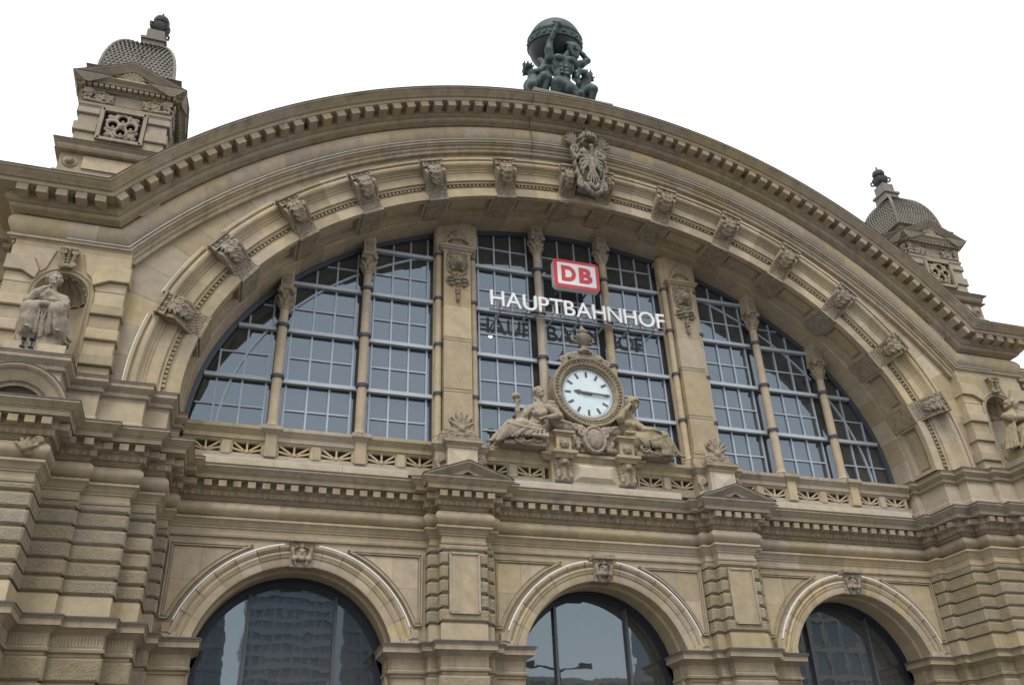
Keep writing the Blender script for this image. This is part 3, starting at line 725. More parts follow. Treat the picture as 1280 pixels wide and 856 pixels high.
# ---- lower front wall with three arched openings
lw = thing('lower_wall', None, None); lw.parent = ST
CZ2, RI = 6.6, 3.2
def intr(c, n=40, r=RI, zs=7.4):
    a = math.acos((zs-CZ2)/r); return arc_pts(c, CZ2, r, r, -a, a, n)
mb = MB(); Y = 2.33
for c in ARCHX:
    w_ = 5.38
    for s_ in (-1, 1):
        xa, xb = sorted((c+s_*JH, c+s_*w_)); mb.add([(xa,Y,0),(xb,Y,0),(xb,Y,10.9),(xa,Y,10.9)], [(0,1,2,3)])
    pts = intr(c)
    for p, q in zip(pts[:-1], pts[1:]): mb.add([(p[0],Y,p[1]),(q[0],Y,q[1]),(q[0],Y,10.9),(p[0],Y,10.9)], [(0,1,2,3)])
mb.build('wall_face', 'stone', lw)
KEYS = []
for c in ARCHX:
    ar = link('arch', None, ST)
    # reveal
    path = [(c-JH, 0), (c-JH, 7.4)]+intr(c, 40)[1:-1]+[(c+JH, 7.4), (c+JH, 0)]
    sweep(path, [(0,2.2),(0,2.62),(-.09,2.66),(-.09,2.8),(-.04,2.84),(-.04,3.9)], 'elev', caps=False).build('reveal', 'stone', ar)
    # archivolt in wedge stones
    PA = [(RI-3.88,2.2),(RI-3.86,2.13),(-.4+.0,2.13)]
    prof = [(0,2.34),(0,2.16),(.04,2.14),(.28,2.14),(.29,2.1),(.31,2.1),(.32,2.13),(.36,2.1),(.42,2.08),(.46,2.11),(.47,2.16),(.52,2.16),(.53,2.12),(.6,2.06),(.66,2.05),(.68,2.08),(.70,2.34)]
    a0 = math.acos((7.4-CZ2)/RI); ns2 = 14
    for i in range(ns2):
        t0, t1 = -a0+2*a0*i/ns2, -a0+2*a0*(i+1)/ns2
        sweep(arc_pts(c, CZ2, RI, RI, t0+.0002, t1-.0002, 5), prof, 'elev', caps=False).build('stone', 'block', ar)
    sweep(arc_pts(c, CZ2, RI, RI, -1.22, -.14, 24), [(.695,2.14),(.695,2.075),(.735,2.075),(.735,2.14),(.695,2.14)], 'elev').build('light_tube', 'tube', ar)
    sweep(arc_pts(c, CZ2, RI, RI, .14, 1.22, 24), [(.695,2.14),(.695,2.075),(.735,2.075),(.735,2.14),(.695,2.14)], 'elev').build('light_tube', 'tube', ar)
    for s_ in (-1, 1):                                        # stepped foot of the archivolt and spandrel panel
        xs = sorted((c+s_*3.06, c+s_*3.98)); MB().box((xs[0], 2.1, 7.44), (xs[1], 2.4, 7.62)).build('arch_foot', 'block', ar)
        xs = sorted((c+s_*3.72, c+s_*3.95)); MB().box((xs[0], 2.06, 7.6), (xs[1], 2.4, 7.86)).build('arch_foot', 'trim', ar)
        xo, zb, zt, rr = 4.08, 8.05, 10.42, 4.12
        az = lambda z: math.sqrt(max(0, rr*rr-(z-CZ2)**2))
        tb, tt = math.asin(min(1, az(zb)/rr)), math.asin(az(zt)/rr)
        loop = [(xo, zb), (xo, zt), (az(zt), zt)]+[(rr*math.sin(tt+(tb-tt)*k/12), CZ2+rr*math.cos(tt+(tb-tt)*k/12)) for k in range(1, 13)]
        loop = [(c+s_*x, z) for x, z in loop]
        # inner panel stones
        ins = 0.13
        xo2, zb2, zt2, r2_ = xo-ins, zb+ins, zt-ins, rr+ins*.8
        az2 = lambda z: math.sqrt(max(0, r2_*r2_-(z-CZ2)**2))
        pnl = link('spandrel_panel', None, ST)
        for z0, z1, fx0, fx1 in ((zb2, 9.25, 0, 1), (9.257, zt2, 0, .45), (9.257, zt2, .455, 1)):
            low = []; ks = 8
            for k in range(ks+1):
                z = z0+(z1-z0)*k/ks; xi = az2(z)
                if z0 > 9:
                    xm = az2(zt2)+(xo2-az2(zt2))*.55
                    lo_x, hi_x = (max(xi, xm+.004), xo2) if fx0 == 0 else (xi, min(max(xi, xm-.004), xo2))
                else: lo_x, hi_x = xi, xo2
                low.append((lo_x, min(hi_x, xo2) if hi_x > lo_x else lo_x+.003, z))
            poly = [(c+s_*a, z) for a, b, z in low]+[(c+s_*b, z) for a, b, z in reversed(low)]
            MB().poly(poly, 2.3, 2.34).build('stone', 'block', pnl)
        mb = MB(); lp = loop+[loop[0]]
        for wd, y_, off in ((.055, 2.27, 0), (.04, 2.29, .075)):
            cx_, cz_ = np.mean(loop, 0)
            for (xa, za), (xb, zb_) in zip(lp[:-1], lp[1:]):
                def sh(x, z): d = math.hypot(x-cx_, z-cz_); return (x+(cx_-x)/d*off*1.4, z+(cz_-z)/d*off*1.4)
                xa2, za2 = sh(xa, za); xb2, zb2_ = sh(xb, zb_); mb.bar((xa2, y_, za2), (xb2, y_, zb2_), wd, .09)
        mb.build('panel_frame', 'trim', pnl)
# ---- keystones of the three lower arches
def key_mesh():
    s = Sculpt((-.6, -.45, -.62), (.6, .4, .62), .022)
    s.box((0, .15, 0), (.36, .22, .5), .03).box((0, .0, .42), (.43, .3, .09), .03)
    for sx in (-1, 1):
        s.spiral((sx*.2, -.12, .27), .15, 1.5, .05, -sx, math.pi/2)
        s.chain([(sx*.3, -.14, .1), (sx*.25, -.12, -.2), (sx*.16, -.1, -.42)], [.07, .06, .04], .03)
        s.ell((sx*.23, -.14, -.22), (.09, .08, .1), .03).ell((sx*.09, -.22, .05), (.05, .04, .03), .02)
    s.ell((0, -.1, -.08), (.17, .14, .24), .05).ell((0, -.24, -.02), (.045, .06, .09), .03).ell((0, -.19, -.22), (.1, .07, .09), .03)
    s.chain([(0, -.12, .38), (0, -.16, .2)], [.06, .08], .03)
    return s.mesh('keystone', 'carve')
km = key_mesh()
for c in ARCHX: put(km, 'keystone', ST, (c, 2.12, 10.2), s=(1, 1, .95))

# ---- lower arched windows
for c in ARCHX:
    wn_ = link('arched_window', None, ST); yg = 3.66; r = 3.08
    path = [(c-3.0, 0), (c-3.0, 7.35)]+arc_pts(c, CZ2-.05, r, r, -math.acos(.78/r), math.acos(.78/r), 40)[1:-1]+[(c+3.0, 7.35), (c+3.0, 0)]
    sweep(path, [(.2,3.5),(0,3.5),(0,3.54),(-.1,3.55),(-.1,3.6),(-.17,3.61),(-.17,3.75)], 'elev').build('frame', 'frame', wn_)
    for k in (-1, 1):
        top = CZ2-.05+math.sqrt(r*r-1.42**2)-.12
        MB().box((c+k*1.42-.05, 3.5, 0), (c+k*1.42+.05, 3.7, top)).build('mullion', 'mull', wn_)
    MB().box((c-2.9, 3.56, 4.5), (c+2.9, 3.7, 4.6)).build('cross_bar', 'mull', wn_)
    for xa, xb in ((-2.84, -1.47), (-1.37, 1.37), (1.47, 2.84)):
        xs_ = np.linspace(xa, xb, 14)
        tp = [(c+x, CZ2-.05+math.sqrt(max(.01, (r-.15)**2-x*x))) for x in xs_]
        tx, tz = random.uniform(-.004, .004), random.uniform(-.004, .004)
        pts = [(c+xa, 0), (c+xb, 0)]+tp[::-1]
        MB().add([(x, yg+(x-c)*tx+(z-7)*tz*.3, z) for x, z in pts], [tuple(range(len(pts)))]).front().build('pane', 'glass2', wn_, smooth=0, fix=False)

# ---- great window: bays, bars, transoms and panes
WZ, WA, WB, WZ0 = 14.66, 15.03, 11.0, 14.5
ellz = lambda x, d=0: WZ+(WB-d)*math.sqrt(max(0, 1-(x/(WA-d))**2))
ZT = [16.89, 19.08, 21.26, 23.45]
ring = [((WA-.1)*math.sin(a), WZ+(WB-.1)*math.cos(a)) for a in np.linspace(-math.pi/2, math.pi/2, 97)]
ring = [(ring[0][0], WZ0)]+ring+[(ring[-1][0], WZ0)]
def clip(poly):
    out = poly
    n = len(ring)
    cl = ring[::-1]                                           # counter-clockwise
    for i in range(n):
        a, b = cl[i], cl[(i+1) % n]
        if not out: return []
        res = []
        side = lambda p: (b[0]-a[0])*(p[1]-a[1])-(b[1]-a[1])*(p[0]-a[0])
        for j in range(len(out)):
            p, q = out[j], out[(j+1) % len(out)]; sp_, sq = side(p), side(q)
            if sp_ >= 0: res.append(p)
            if (sp_ >= 0) != (sq >= 0):
                t = sp_/(sp_-sq); res.append((p[0]+(q[0]-p[0])*t, p[1]+(q[1]-p[1])*t))
        out = res
    return out
BAYS = [(-15.1,-12.1),(-12.1,-8.98),(-8.98,-6.05),(-4.55,-1.573),(-1.573,1.573),(1.573,4.55),(6.05,8.98),(8.98,12.1),(12.1,15.1)]
YG = 3.2
for xa, xb in BAYS:
    W = link('window', None, ST)
    xl, xr = xa+.36, xb-.36
    if xa < -15: xl = xa+.05
    if xb > 15: xr = xb-.05
    xs_ = [xl+(xr-xl)*k/3 for k in range(4)]
    if xa < -15: xs_ = [-14.2, -13.3, -12.46]
    if xb > 15: xs_ = [12.46, 13.3, 14.2]
    cols = sorted(set([xa]+xs_+[xb]))
    rows = [WZ0, 15.78]+sum([[z, z+1.09] for z in ZT], [])+[26]
    # panes
    for i in range(len(cols)-1):
        strip = cols[i+1]-cols[i] < .45
        rr = [WZ0]+ZT+[26] if strip else rows
        for j in range(len(rr)-1):
            pl = clip([(cols[i], rr[j]), (cols[i+1], rr[j]), (cols[i+1], rr[j+1]), (cols[i], rr[j+1])])
            if len(pl) < 3: continue
            ar_ = abs(sum(pl[k][0]*pl[(k+1) % len(pl)][1]-pl[(k+1) % len(pl)][0]*pl[k][1] for k in range(len(pl))))/2
            if ar_ < .03: continue
            tx, tz = rng.uniform(-.0035, .0035, 2); cx_, cz_ = np.mean(pl, 0)
            MB().add([(x, YG+(x-cx_)*tx+(z-cz_)*tz, z) for x, z in pl], [tuple(range(len(pl)))]).front().build('pane', 'glass', W, smooth=0, fix=False)
    # upright and level bars
    for x in xs_:
        zt = ellz(x, .1)
        if zt > WZ0+.4: MB().box((x-.034, YG-.07, WZ0), (x+.034, YG+.05, zt)).build('glazing_bar', 'bar', W)
    x0_, x1_ = max(xs_[0], xa+.1), min(xs_[-1], xb-.1)
    if xa < -15: x0_ = -15
    if xb > 15: x1_ = 15
    for z in rows[1:-1]:
        if z in ZT: continue
        hx = (WA-.1)*math.sqrt(max(0, 1-((z-WZ)/(WB-.1))**2)) if z < WZ+WB-.1 else 0
        p, q = max(x0_, -hx), min(x1_, hx)
        if q-p > .15: MB().box((p, YG-.062, z-.03), (q, YG+.04, z+.03)).build('glazing_bar', 'bar', W)
    for z in ZT:
        hx = (WA-.06)*math.sqrt(max(0, 1-((z-WZ)/(WB-.06))**2))
        p, q = max(xa, -hx), min(xb, hx)
        if q-p > .2:
            MB().box((p, YG-.22, z-.07), (q, YG-.1, z+.08)).box((p, YG-.1, z-.05), (q, YG+.06, z+.0)).build('transom', 'transom', W)
    # curved inner bar, one to each outer bay
    if abs((xa+xb)/2) > 6:
        pts = []
        for a in np.linspace(-math.pi/2, math.pi/2, 160):
            x, z = (WA-1.0)*math.sin(a), WZ+(WB-.95)*math.cos(a)
            if xa+.1 < x < xb-.1: pts.append((x, z))
        if len(pts) > 2:
            mb = MB()
            for p, q in zip(pts[:-1], pts[1:]): mb.bar((p[0], YG-.03, p[1]), (q[0], YG-.03, q[1]), .08, .09)
            mb.build('curved_bar', 'bar', W)
wf = [(WA*math.sin(a), WZ+WB*math.cos(a)) for a in np.linspace(-math.pi/2, math.pi/2, 121)]
sweep([(wf[0][0], WZ0)]+wf+[(wf[-1][0], WZ0)], [(.3,3.05),(.02,3.05),(-.05,3.06),(-.06,3.1),(-.06,3.3),(.3,3.3)], 'elev').build('window_frame', 'clamp', ST)

# ---- columns before the window
def cap_leaf(s, c, r, h, n=8):
    for ring_ in range(2):
        for k in range(n):
            a = 2*math.pi*(k+.5*ring_)/n; z = c[2]+h*(.05+.33*ring_)
            s.chain([(c[0]+r*math.cos(a), c[1]+r*math.sin(a), z), (c[0]+(r+.05)*math.cos(a), c[1]+(r+.05)*math.sin(a), z+h*.3), (c[0]+(r+.13)*math.cos(a), c[1]+(r+.13)*math.sin(a), z+h*.4)], [.06, .055, .035], .02)
def capital_mesh():
    s = Sculpt((-.5, -.5, -.1), (.5, .5, 1.0), .026)
    s.cap((0, 0, 0), (0, 0, .75), .17, .22, .02); cap_leaf(s, (0, 0, .05), .17, .6)
    for k in range(4):
        a = math.pi/4+k*math.pi/2; s.ell((.3*math.cos(a), .3*math.sin(a), .66), (.1, .1, .1), .04)
    s.box((0, 0, .82), (.27, .27, .07), .02)
    return s.mesh('capital', 'carve')
capm = capital_mesh()
rm = MB().lathe([(.2, -.07), (.245, -.06), (.245, -.02), (.225, 0), (.245, .02), (.245, .06), (.2, .07)], (0, 0, 0), 16).mesh('clamp', 'clamp')
YC = 2.75
for x in (-12.1, -8.98, -1.573, 1.573, 8.98, 12.1):
    c = link('column', None, ST); zt = ellz(x)+.05
    if abs(x) > 11: zt += .12
    cz_ = zt-1.5 if abs(x) > 5 else zt-1.25
    MB().lathe([(.26,14.66),(.26,14.8),(.22,14.84),(.25,14.9),(.2,14.97),(.185,15.1),(.185,18),(.165,cz_-.06),(.2,cz_-.04),(.2,cz_+.02),(.16,cz_+.03)], (x, YC, 0), 18).build('shaft', 'stone', c)
    put(capm, 'capital', c, (x, YC, cz_), 0, 0, (1.15, 1.15, 1))
    MB().box((x-.24, YC-.24, cz_+.88), (x+.24, YC+.35, zt+.25)).build('impost_block', 'block', c)
    MB().box((x-.16, YC-.27, cz_+1.0), (x+.16, YC-.23, zt-.05)).build('block_panel', 'carve', c)
    for z in ZT:
        if z < cz_-.3:
            put(rm, 'clamp', c, (x, YC, z))

# ---- two carved pilasters between the bays
def lion_panel():
    s = Sculpt((-.75, -.4, -1.75), (.75, .25, 1.25), .028)
    s.ell((0, -.05, .35), (.26, .2, .3), .05).ell((0, -.22, .25), (.13, .12, .12), .04).ell((0, -.26, .14), (.08, .07, .05), .03)   # lion face
    for sx in (-1, 1):
        s.ell((sx*.1, -.2, .42), (.05, .05, .03), .02).ell((sx*.2, -.05, .6), (.08, .06, .08), .03)
        for k in range(5):
            a = .2+k*.55; s.ell((sx*(.3*math.sin(a)), -.02, .35+.34*math.cos(a)), (.1, .09, .11), .03)
        s.spiral((sx*.36, 0, .85), .17, 1.3, .05, sx, math.pi/2); s.chain([(sx*.42, 0, .7), (sx*.46, 0, .3), (sx*.36, 0, -.05), (sx*.12, 0, -.2)], [.06, .05, .06, .05], .03)
        for z, r in ((-.35, .12), (-.52, .13), (-.7, .1)): s.ell((sx*(.3-.12*abs(z+.5)), -.03, z), (r, .09, .08), .03)
        s.chain([(sx*.42, 0, -.3), (sx*.5, 0, -.55), (sx*.4, 0, -.72)], [.04, .05, .03], .02)
    s.chain([(0, -.02, -.1), (0, -.04, -1.5)], [.05, .03], .03)
    for k, (z, r) in enumerate(((-.45, .16), (-.62, .14), (-.85, .08), (-1.0, .13), (-1.15, .1), (-1.35, .1), (-1.48, .07))): s.ell((0, -.05, z), (r, .1, .09), .03)
    s.ell((0, .02, 1.0), (.3, .08, .12), .04)
    return s.mesh('lion_carving', 'carve_dark')
def shell_top():
    s = Sculpt((-.85, -.45, -.15), (.85, .3, 1.3), .028)
    pts = [(.5*math.cos(a), -.06, .1+.42*math.sin(a)) for a in np.linspace(0, math.pi, 15)]; s.chain(pts, .07, .02)
    for k in range(7):
        a = .25+(math.pi-.5)*k/6; s.cap((0, -.0, .1), (.33*math.cos(a), -.05, .1+.3*math.sin(a)), .03, .05, .02)
    s.box((0, .0, .02), (.62, .14, .06), .02)
    for k in range(5):
        a = math.pi/2+(k-2)*.45; s.chain([(0, 0, .5), (.22*math.cos(a), -.04, .58+.3*math.sin(a)), (.3*math.cos(a), -.08, .6+.46*math.sin(a))], [.06, .06, .04], .02)
    for sx in (-1, 1): s.spiral((sx*.25, -.03, .62), .13, 1.3, .045, sx, -math.pi/2)
    s.ell((0, -.08, .62), (.1, .09, .12), .03)
    return s.mesh('shell_carving', 'carve')
lp_, sh_ = lion_panel(), shell_top()
for cx in (-5.3, 5.3):
    p = link('pilaster', None, ST); zt = ellz(cx)
    yf = 2.42
    for a, b in ((15.3, 17.02), (17.03, 19.3), (19.31, 20.85), (20.86, 23.62)):
        MB().box((cx-.57, yf, a), (cx+.57, 3.3, b)).build('stone', 'block', p)
    for z in (17.02, 19.305):
        MB().box((cx-.585, yf-.015, z-.09), (cx+.585, 2.8, z-.045)).box((cx-.585, yf-.015, z+.045), (cx+.585, 2.8, z+.09)).build('band', 'trim', p)
    MB().box((cx-.66, yf+.1, 23.6), (cx+.66, 3.3, zt+.3)).build('head_block', 'block', p)
    pth = [(cx-.6, 3.2), (cx-.6, yf), (cx+.6, yf), (cx+.6, 3.2)]
    sweep(pth, [(-.1,23.5),(.02,23.52),(.04,23.6),(.1,23.62),(.16,23.7),(.2,23.71),(.2,23.78),(-.1,23.8)], 'plan').build('capital', 'trim', p)
    sweep(pth, [(-.1,14.66),(.2,14.66),(.2,14.95),(.14,15.0),(.16,15.08),(.06,15.14),(.04,15.25),(-.1,15.3)], 'plan').build('base', 'trim', p)
    put(lp_, 'lion_carving', p, (cx, yf+.02, 22.55), s=(.98, 1.6, .98)); put(sh_, 'shell_carving', p, (cx, yf+.02, 23.82), s=(1, 1.4, .8))
    for sg in (-1, 1):
        xx = cx+sg*.74
        MB().lathe([(.22,14.66),(.22,14.95),(.17,15.02),(.19,15.1),(.14,15.2),(.14,zt-1.4),(.17,zt-1.35),(.13,zt-1.3),(.2,zt-.9),(.22,zt-.6),(.22,zt+.2)], (xx, 2.72, 0), 14).build('side_shaft', 'stone', p)
        for z in ZT:
            if z < zt-1.5: o = put(rm, 'clamp', p, (xx, 2.72, z), 0, 0, (.78, .78, .9))
        MB().box((xx-.17, 2.85, 14.6), (xx+.17, 3.35, zt+.2)).build('backing', 'stone', p)
        MB().box((xx+sg*.17-.02, 3.0, 14.6), (xx+sg*.17+.06, 3.3, zt-.05)).build('backing_post', 'frame', p)

# ---- balustrade under the window
bl = thing('balustrade', None, None); bl.parent = ST
YB = 2.32
def star(x0, x1):                                            # pierced panel: rays from the bottom centre
    mb = MB(); c = (x0+x1)/2; hw = (x1-x0)/2; z0, z1 = 13.62, 14.06; y = YB+.1
    mb.box((x0, y-.05, z0-.02), (x1, y+.05, z0+.04)).box((x0, y-.05, z1-.03), (x1, y+.05, z1+.02))
    mb.box((x0, y-.05, z0), (x0+.05, y+.05, z1)).box((x1-.05, y-.05, z0), (x1, y+.05, z1))
    for dx, dz in ((-1, 1), (1, 1), (0, 1), (-.98, .45), (.98, .45)):
        mb.bar((c, y-.01, z0+.06), (c+dx*hw*.97, y-.01, z0+dz*(z1-z0)), .065, .1)
    mb.lathe([(.001, -.12), (.06, -.1), (.09, -.05), (.09, .05)], (c, y, z0+.09), 10, 'y')
    return mb
segx = [-15.0, -12.1, -8.98, -6.2]
def bal_run(xa, xb):
    mid = (xa+xb)/2
    MB().box((xa, YB+.02, 13.33), (xb, 3.1, 13.62)).build('base_course', 'stone', bl)
    sweep([(xa, YB), (xb, YB)], [(-.8,14.06),(-.02,14.06),(.0,14.12),(.05,14.14),(.05,14.3),(.08,14.33),(.12,14.4),(.18,14.47),(.2,14.49),(.2,14.6),(.16,14.63),(-.8,14.66)], 'plan').build('rail', 'trim', bl)
    w_ = .11
    MB().box((mid-w_, YB-.01, 13.6), (mid+w_, YB+.3, 14.08)).build('post', 'block', bl)
    pads = []
    for x0, x1 in ((xa+.2, mid-w_), (mid+w_, xb-.2)):
        if x1-x0 < .4: continue
        k = .05; star(x0+k, x1-k).build('pierced_panel', 'block', bl)
        MB().box((x0, YB+.0, 13.6), (x0+k, YB+.3, 14.08)).build('post', 'block', bl); MB().box((x1-k, YB+.0, 13.6), (x1, YB+.3, 14.08)).build('post', 'block', bl)
runs = [(-15.0, -12.1), (-12.1, -8.98), (-8.98, -6.0), (6.0, 8.98), (8.98, 12.1), (12.1, 15.0), (-4.7, -1.75), (1.75, 4.7)]
for r in runs: bal_run(*r)
MB().box((-15, 3.0, 13.0), (15, 3.12, 14.66)).build('back_wall', 'stone', bl)
for x in (-12.1, -8.98, 8.98, 12.1):
    p = link('pedestal', None, bl)
    MB().box((x-.2, YB-.12, 13.55), (x+.2, YB+.5, 14.5)).build('post', 'block', p)
    sweep([(x-.2, 3.0), (x-.2, YB-.12), (x+.2, YB-.12), (x+.2, 3.0)], [(0,14.36),(.04,14.4),(.12,14.5),(.15,14.52),(.15,14.66),(-.1,14.69)], 'plan').build('cap', 'trim', p)
for xa, xb in ((-14.25, -7.35), (-3.4, 3.4), (7.35, 14.25)):
    nb2 = max(2, round((xb-xa)/2.3))
    for k in range(nb2):
        x0, x1 = xa+(xb-xa)*k/nb2, xa+(xb-xa)*(k+1)/nb2
        MB().cushion(x0+.002, x1-.002, 12.86, 13.17, 1.64, 2.6, .012).build('pale_step', 'pale', bl)
        MB().box((x0, 1.68, 13.172), (x1-.02, 2.36, 13.232)).build('metal_edge', 'zinc', bl)
# pedestals of the pilasters with their palmettes
def palmette():
    s = Sculpt((-.75, -.35, -.1), (.75, .35, 1.5), .026)
    s.box((0, 0, .05), (.56, .2, .08), .02)
    for k in range(7):
        a = math.pi/2+(k-3)*.36; L = .62-.05*abs(k-3)
        s.chain([(0, -.02, .55), (.6*L*math.cos(a), -.04, .55+.6*L*math.sin(a)), (1.15*L*math.cos(a), -.1, .55+1.1*L*math.sin(a))], [.06, .085, .05], .015)
    for sx in (-1, 1):
        s.spiral((sx*.36, -.03, .28), .2, 1.6, .06, sx, -math.pi/2*sx if sx > 0 else math.pi*1.5)
        s.chain([(sx*.1, 0, .3), (sx*.28, 0, .55), (sx*.42, -.02, .75), (sx*.46, -.04, .92)], [.06, .06, .05, .06], .02)
        s.chain([(sx*.55, 0, .2), (sx*.52, 0, .5)], [.05, .04], .02)
    s.ell((0, -.1, .5), (.13, .12, .15), .03).ell((0, -.06, .25), (.18, .1, .15), .03).ell((0, 0, .5), (.4, .08, .4), .04)
    return s.mesh('palmette', 'carve')
pm_ = palmette()
for cx in (-5.36, 5.36):
    p = link('pedestal', None, bl); y = 1.62
    MB().box((cx-.56, y, 12.9), (cx+.56, 2.9, 14.3)).build('block', 'pale', p)
    mb = MB(); c_ = (cx, y-.09, 13.75); q = [(cx-.42, y-.01, 13.35), (cx+.42, y-.01, 13.35), (cx+.42, y-.01, 14.15), (cx-.42, y-.01, 14.15)]
    mb.add(q+[c_], [(0,1,4),(1,2,4),(2,3,4),(3,0,4)]).build('faceted_boss', 'pale', p, smooth=0)
    sweep([(cx-.56, 3), (cx-.56, y), (cx+.56, y), (cx+.56, 3)], [(0,14.22),(.03,14.25),(.04,14.32),(.14,14.42),(.17,14.44),(.17,14.55),(.18,14.57),(-.2,14.62)], 'plan').build('cap', 'trim', p)
    put(pm_, 'palmette', p, (cx, y+.22, 14.58), s=(.95, 1, .95))
    for sg in (-1, 1):
        MB().box((min(cx+sg*.5, cx+sg*.95), 1.95, 13.0), (max(cx+sg*.5, cx+sg*.95), 2.9, 14.3)).build('side_block', 'stone', p)
        pts = [(cx+sg*.6, 2.95), (cx+sg*.6, 1.95), (cx+sg*.95, 1.95), (cx+sg*.95, 2.95)]
        if sg < 0: pts = [(cx-.95, 2.95), (cx-.95, 1.95), (cx-.6, 1.95), (cx-.6, 2.95)]
        sweep(pts, [(0,14.2),(.05,14.25),(.12,14.4),(.15,14.42),(.15,14.55),(-.1,14.6)], 'plan').build('side_cap', 'trim', p)
        vs_ = Sculpt((-.25, -.3, -.1), (.25, .3, 1.1), .03); vs_.spiral((0, 0, .8), .16, 1.4, .07, 1, 0).spiral((.0, 0, .2), .18, 1.4, .07, -1, math.pi).chain([(-.14, 0, .75), (-.05, 0, .5), (.12, 0, .25)], [.09, .08, .09], .03)
        o = vs_.build('scroll', 'carve', p); o.location = (cx+sg*.78, 1.9, 13.05)
# ---- upper impost band, attic blocks of the piers
ap = thing('attic', None, None); ap.parent = ST
UP = [(-21.1, 3.0), (-21.1, -.1), (-20.15, -.1), (-20.15, -1.25), (-18.4, -1.25), (-18.4, -.1), (-17.45, -.1), (-17.45, .14), (-16.13, .14), (-16.13, .65), (-15.43, .65), (-15.43, 2.1), (-15.12, 2.1), (-15.12, 3.2)]
PUI = [(-.3,14.12),(.0,14.12),(.02,14.2),(.1,14.24),(.12,14.3),(.04,14.33),(.04,14.4),(.1,14.44),(.16,14.52),(.19,14.55),(.19,14.66),(.22,14.68),(.22,14.71)]
for r in (UP, mirp(UP)):
    sweep(r, [(-.4,12.9),(.05,12.9),(.05,13.38),(.0,13.42),(.0,14.12),(-.4,14.12)], 'plan').build('block', 'block', ap)
    sweep(r, PUI, 'plan').build('moulding', 'trim', ap); sweep(r, [(.22,14.71),(.235,14.715),(.235,14.74),(.1,14.78),(-.4,14.82)], 'plan').build('flashing', 'lead', ap)
for sg in (-1, 1):                                           # plain backing over the attic, up to the arch
    xs = sorted((sg*15.46, sg*17.5)); MB().box((xs[0], 1.0, 12.5), (xs[1], 3.4, 14.75)).build('core', 'stone', ap)
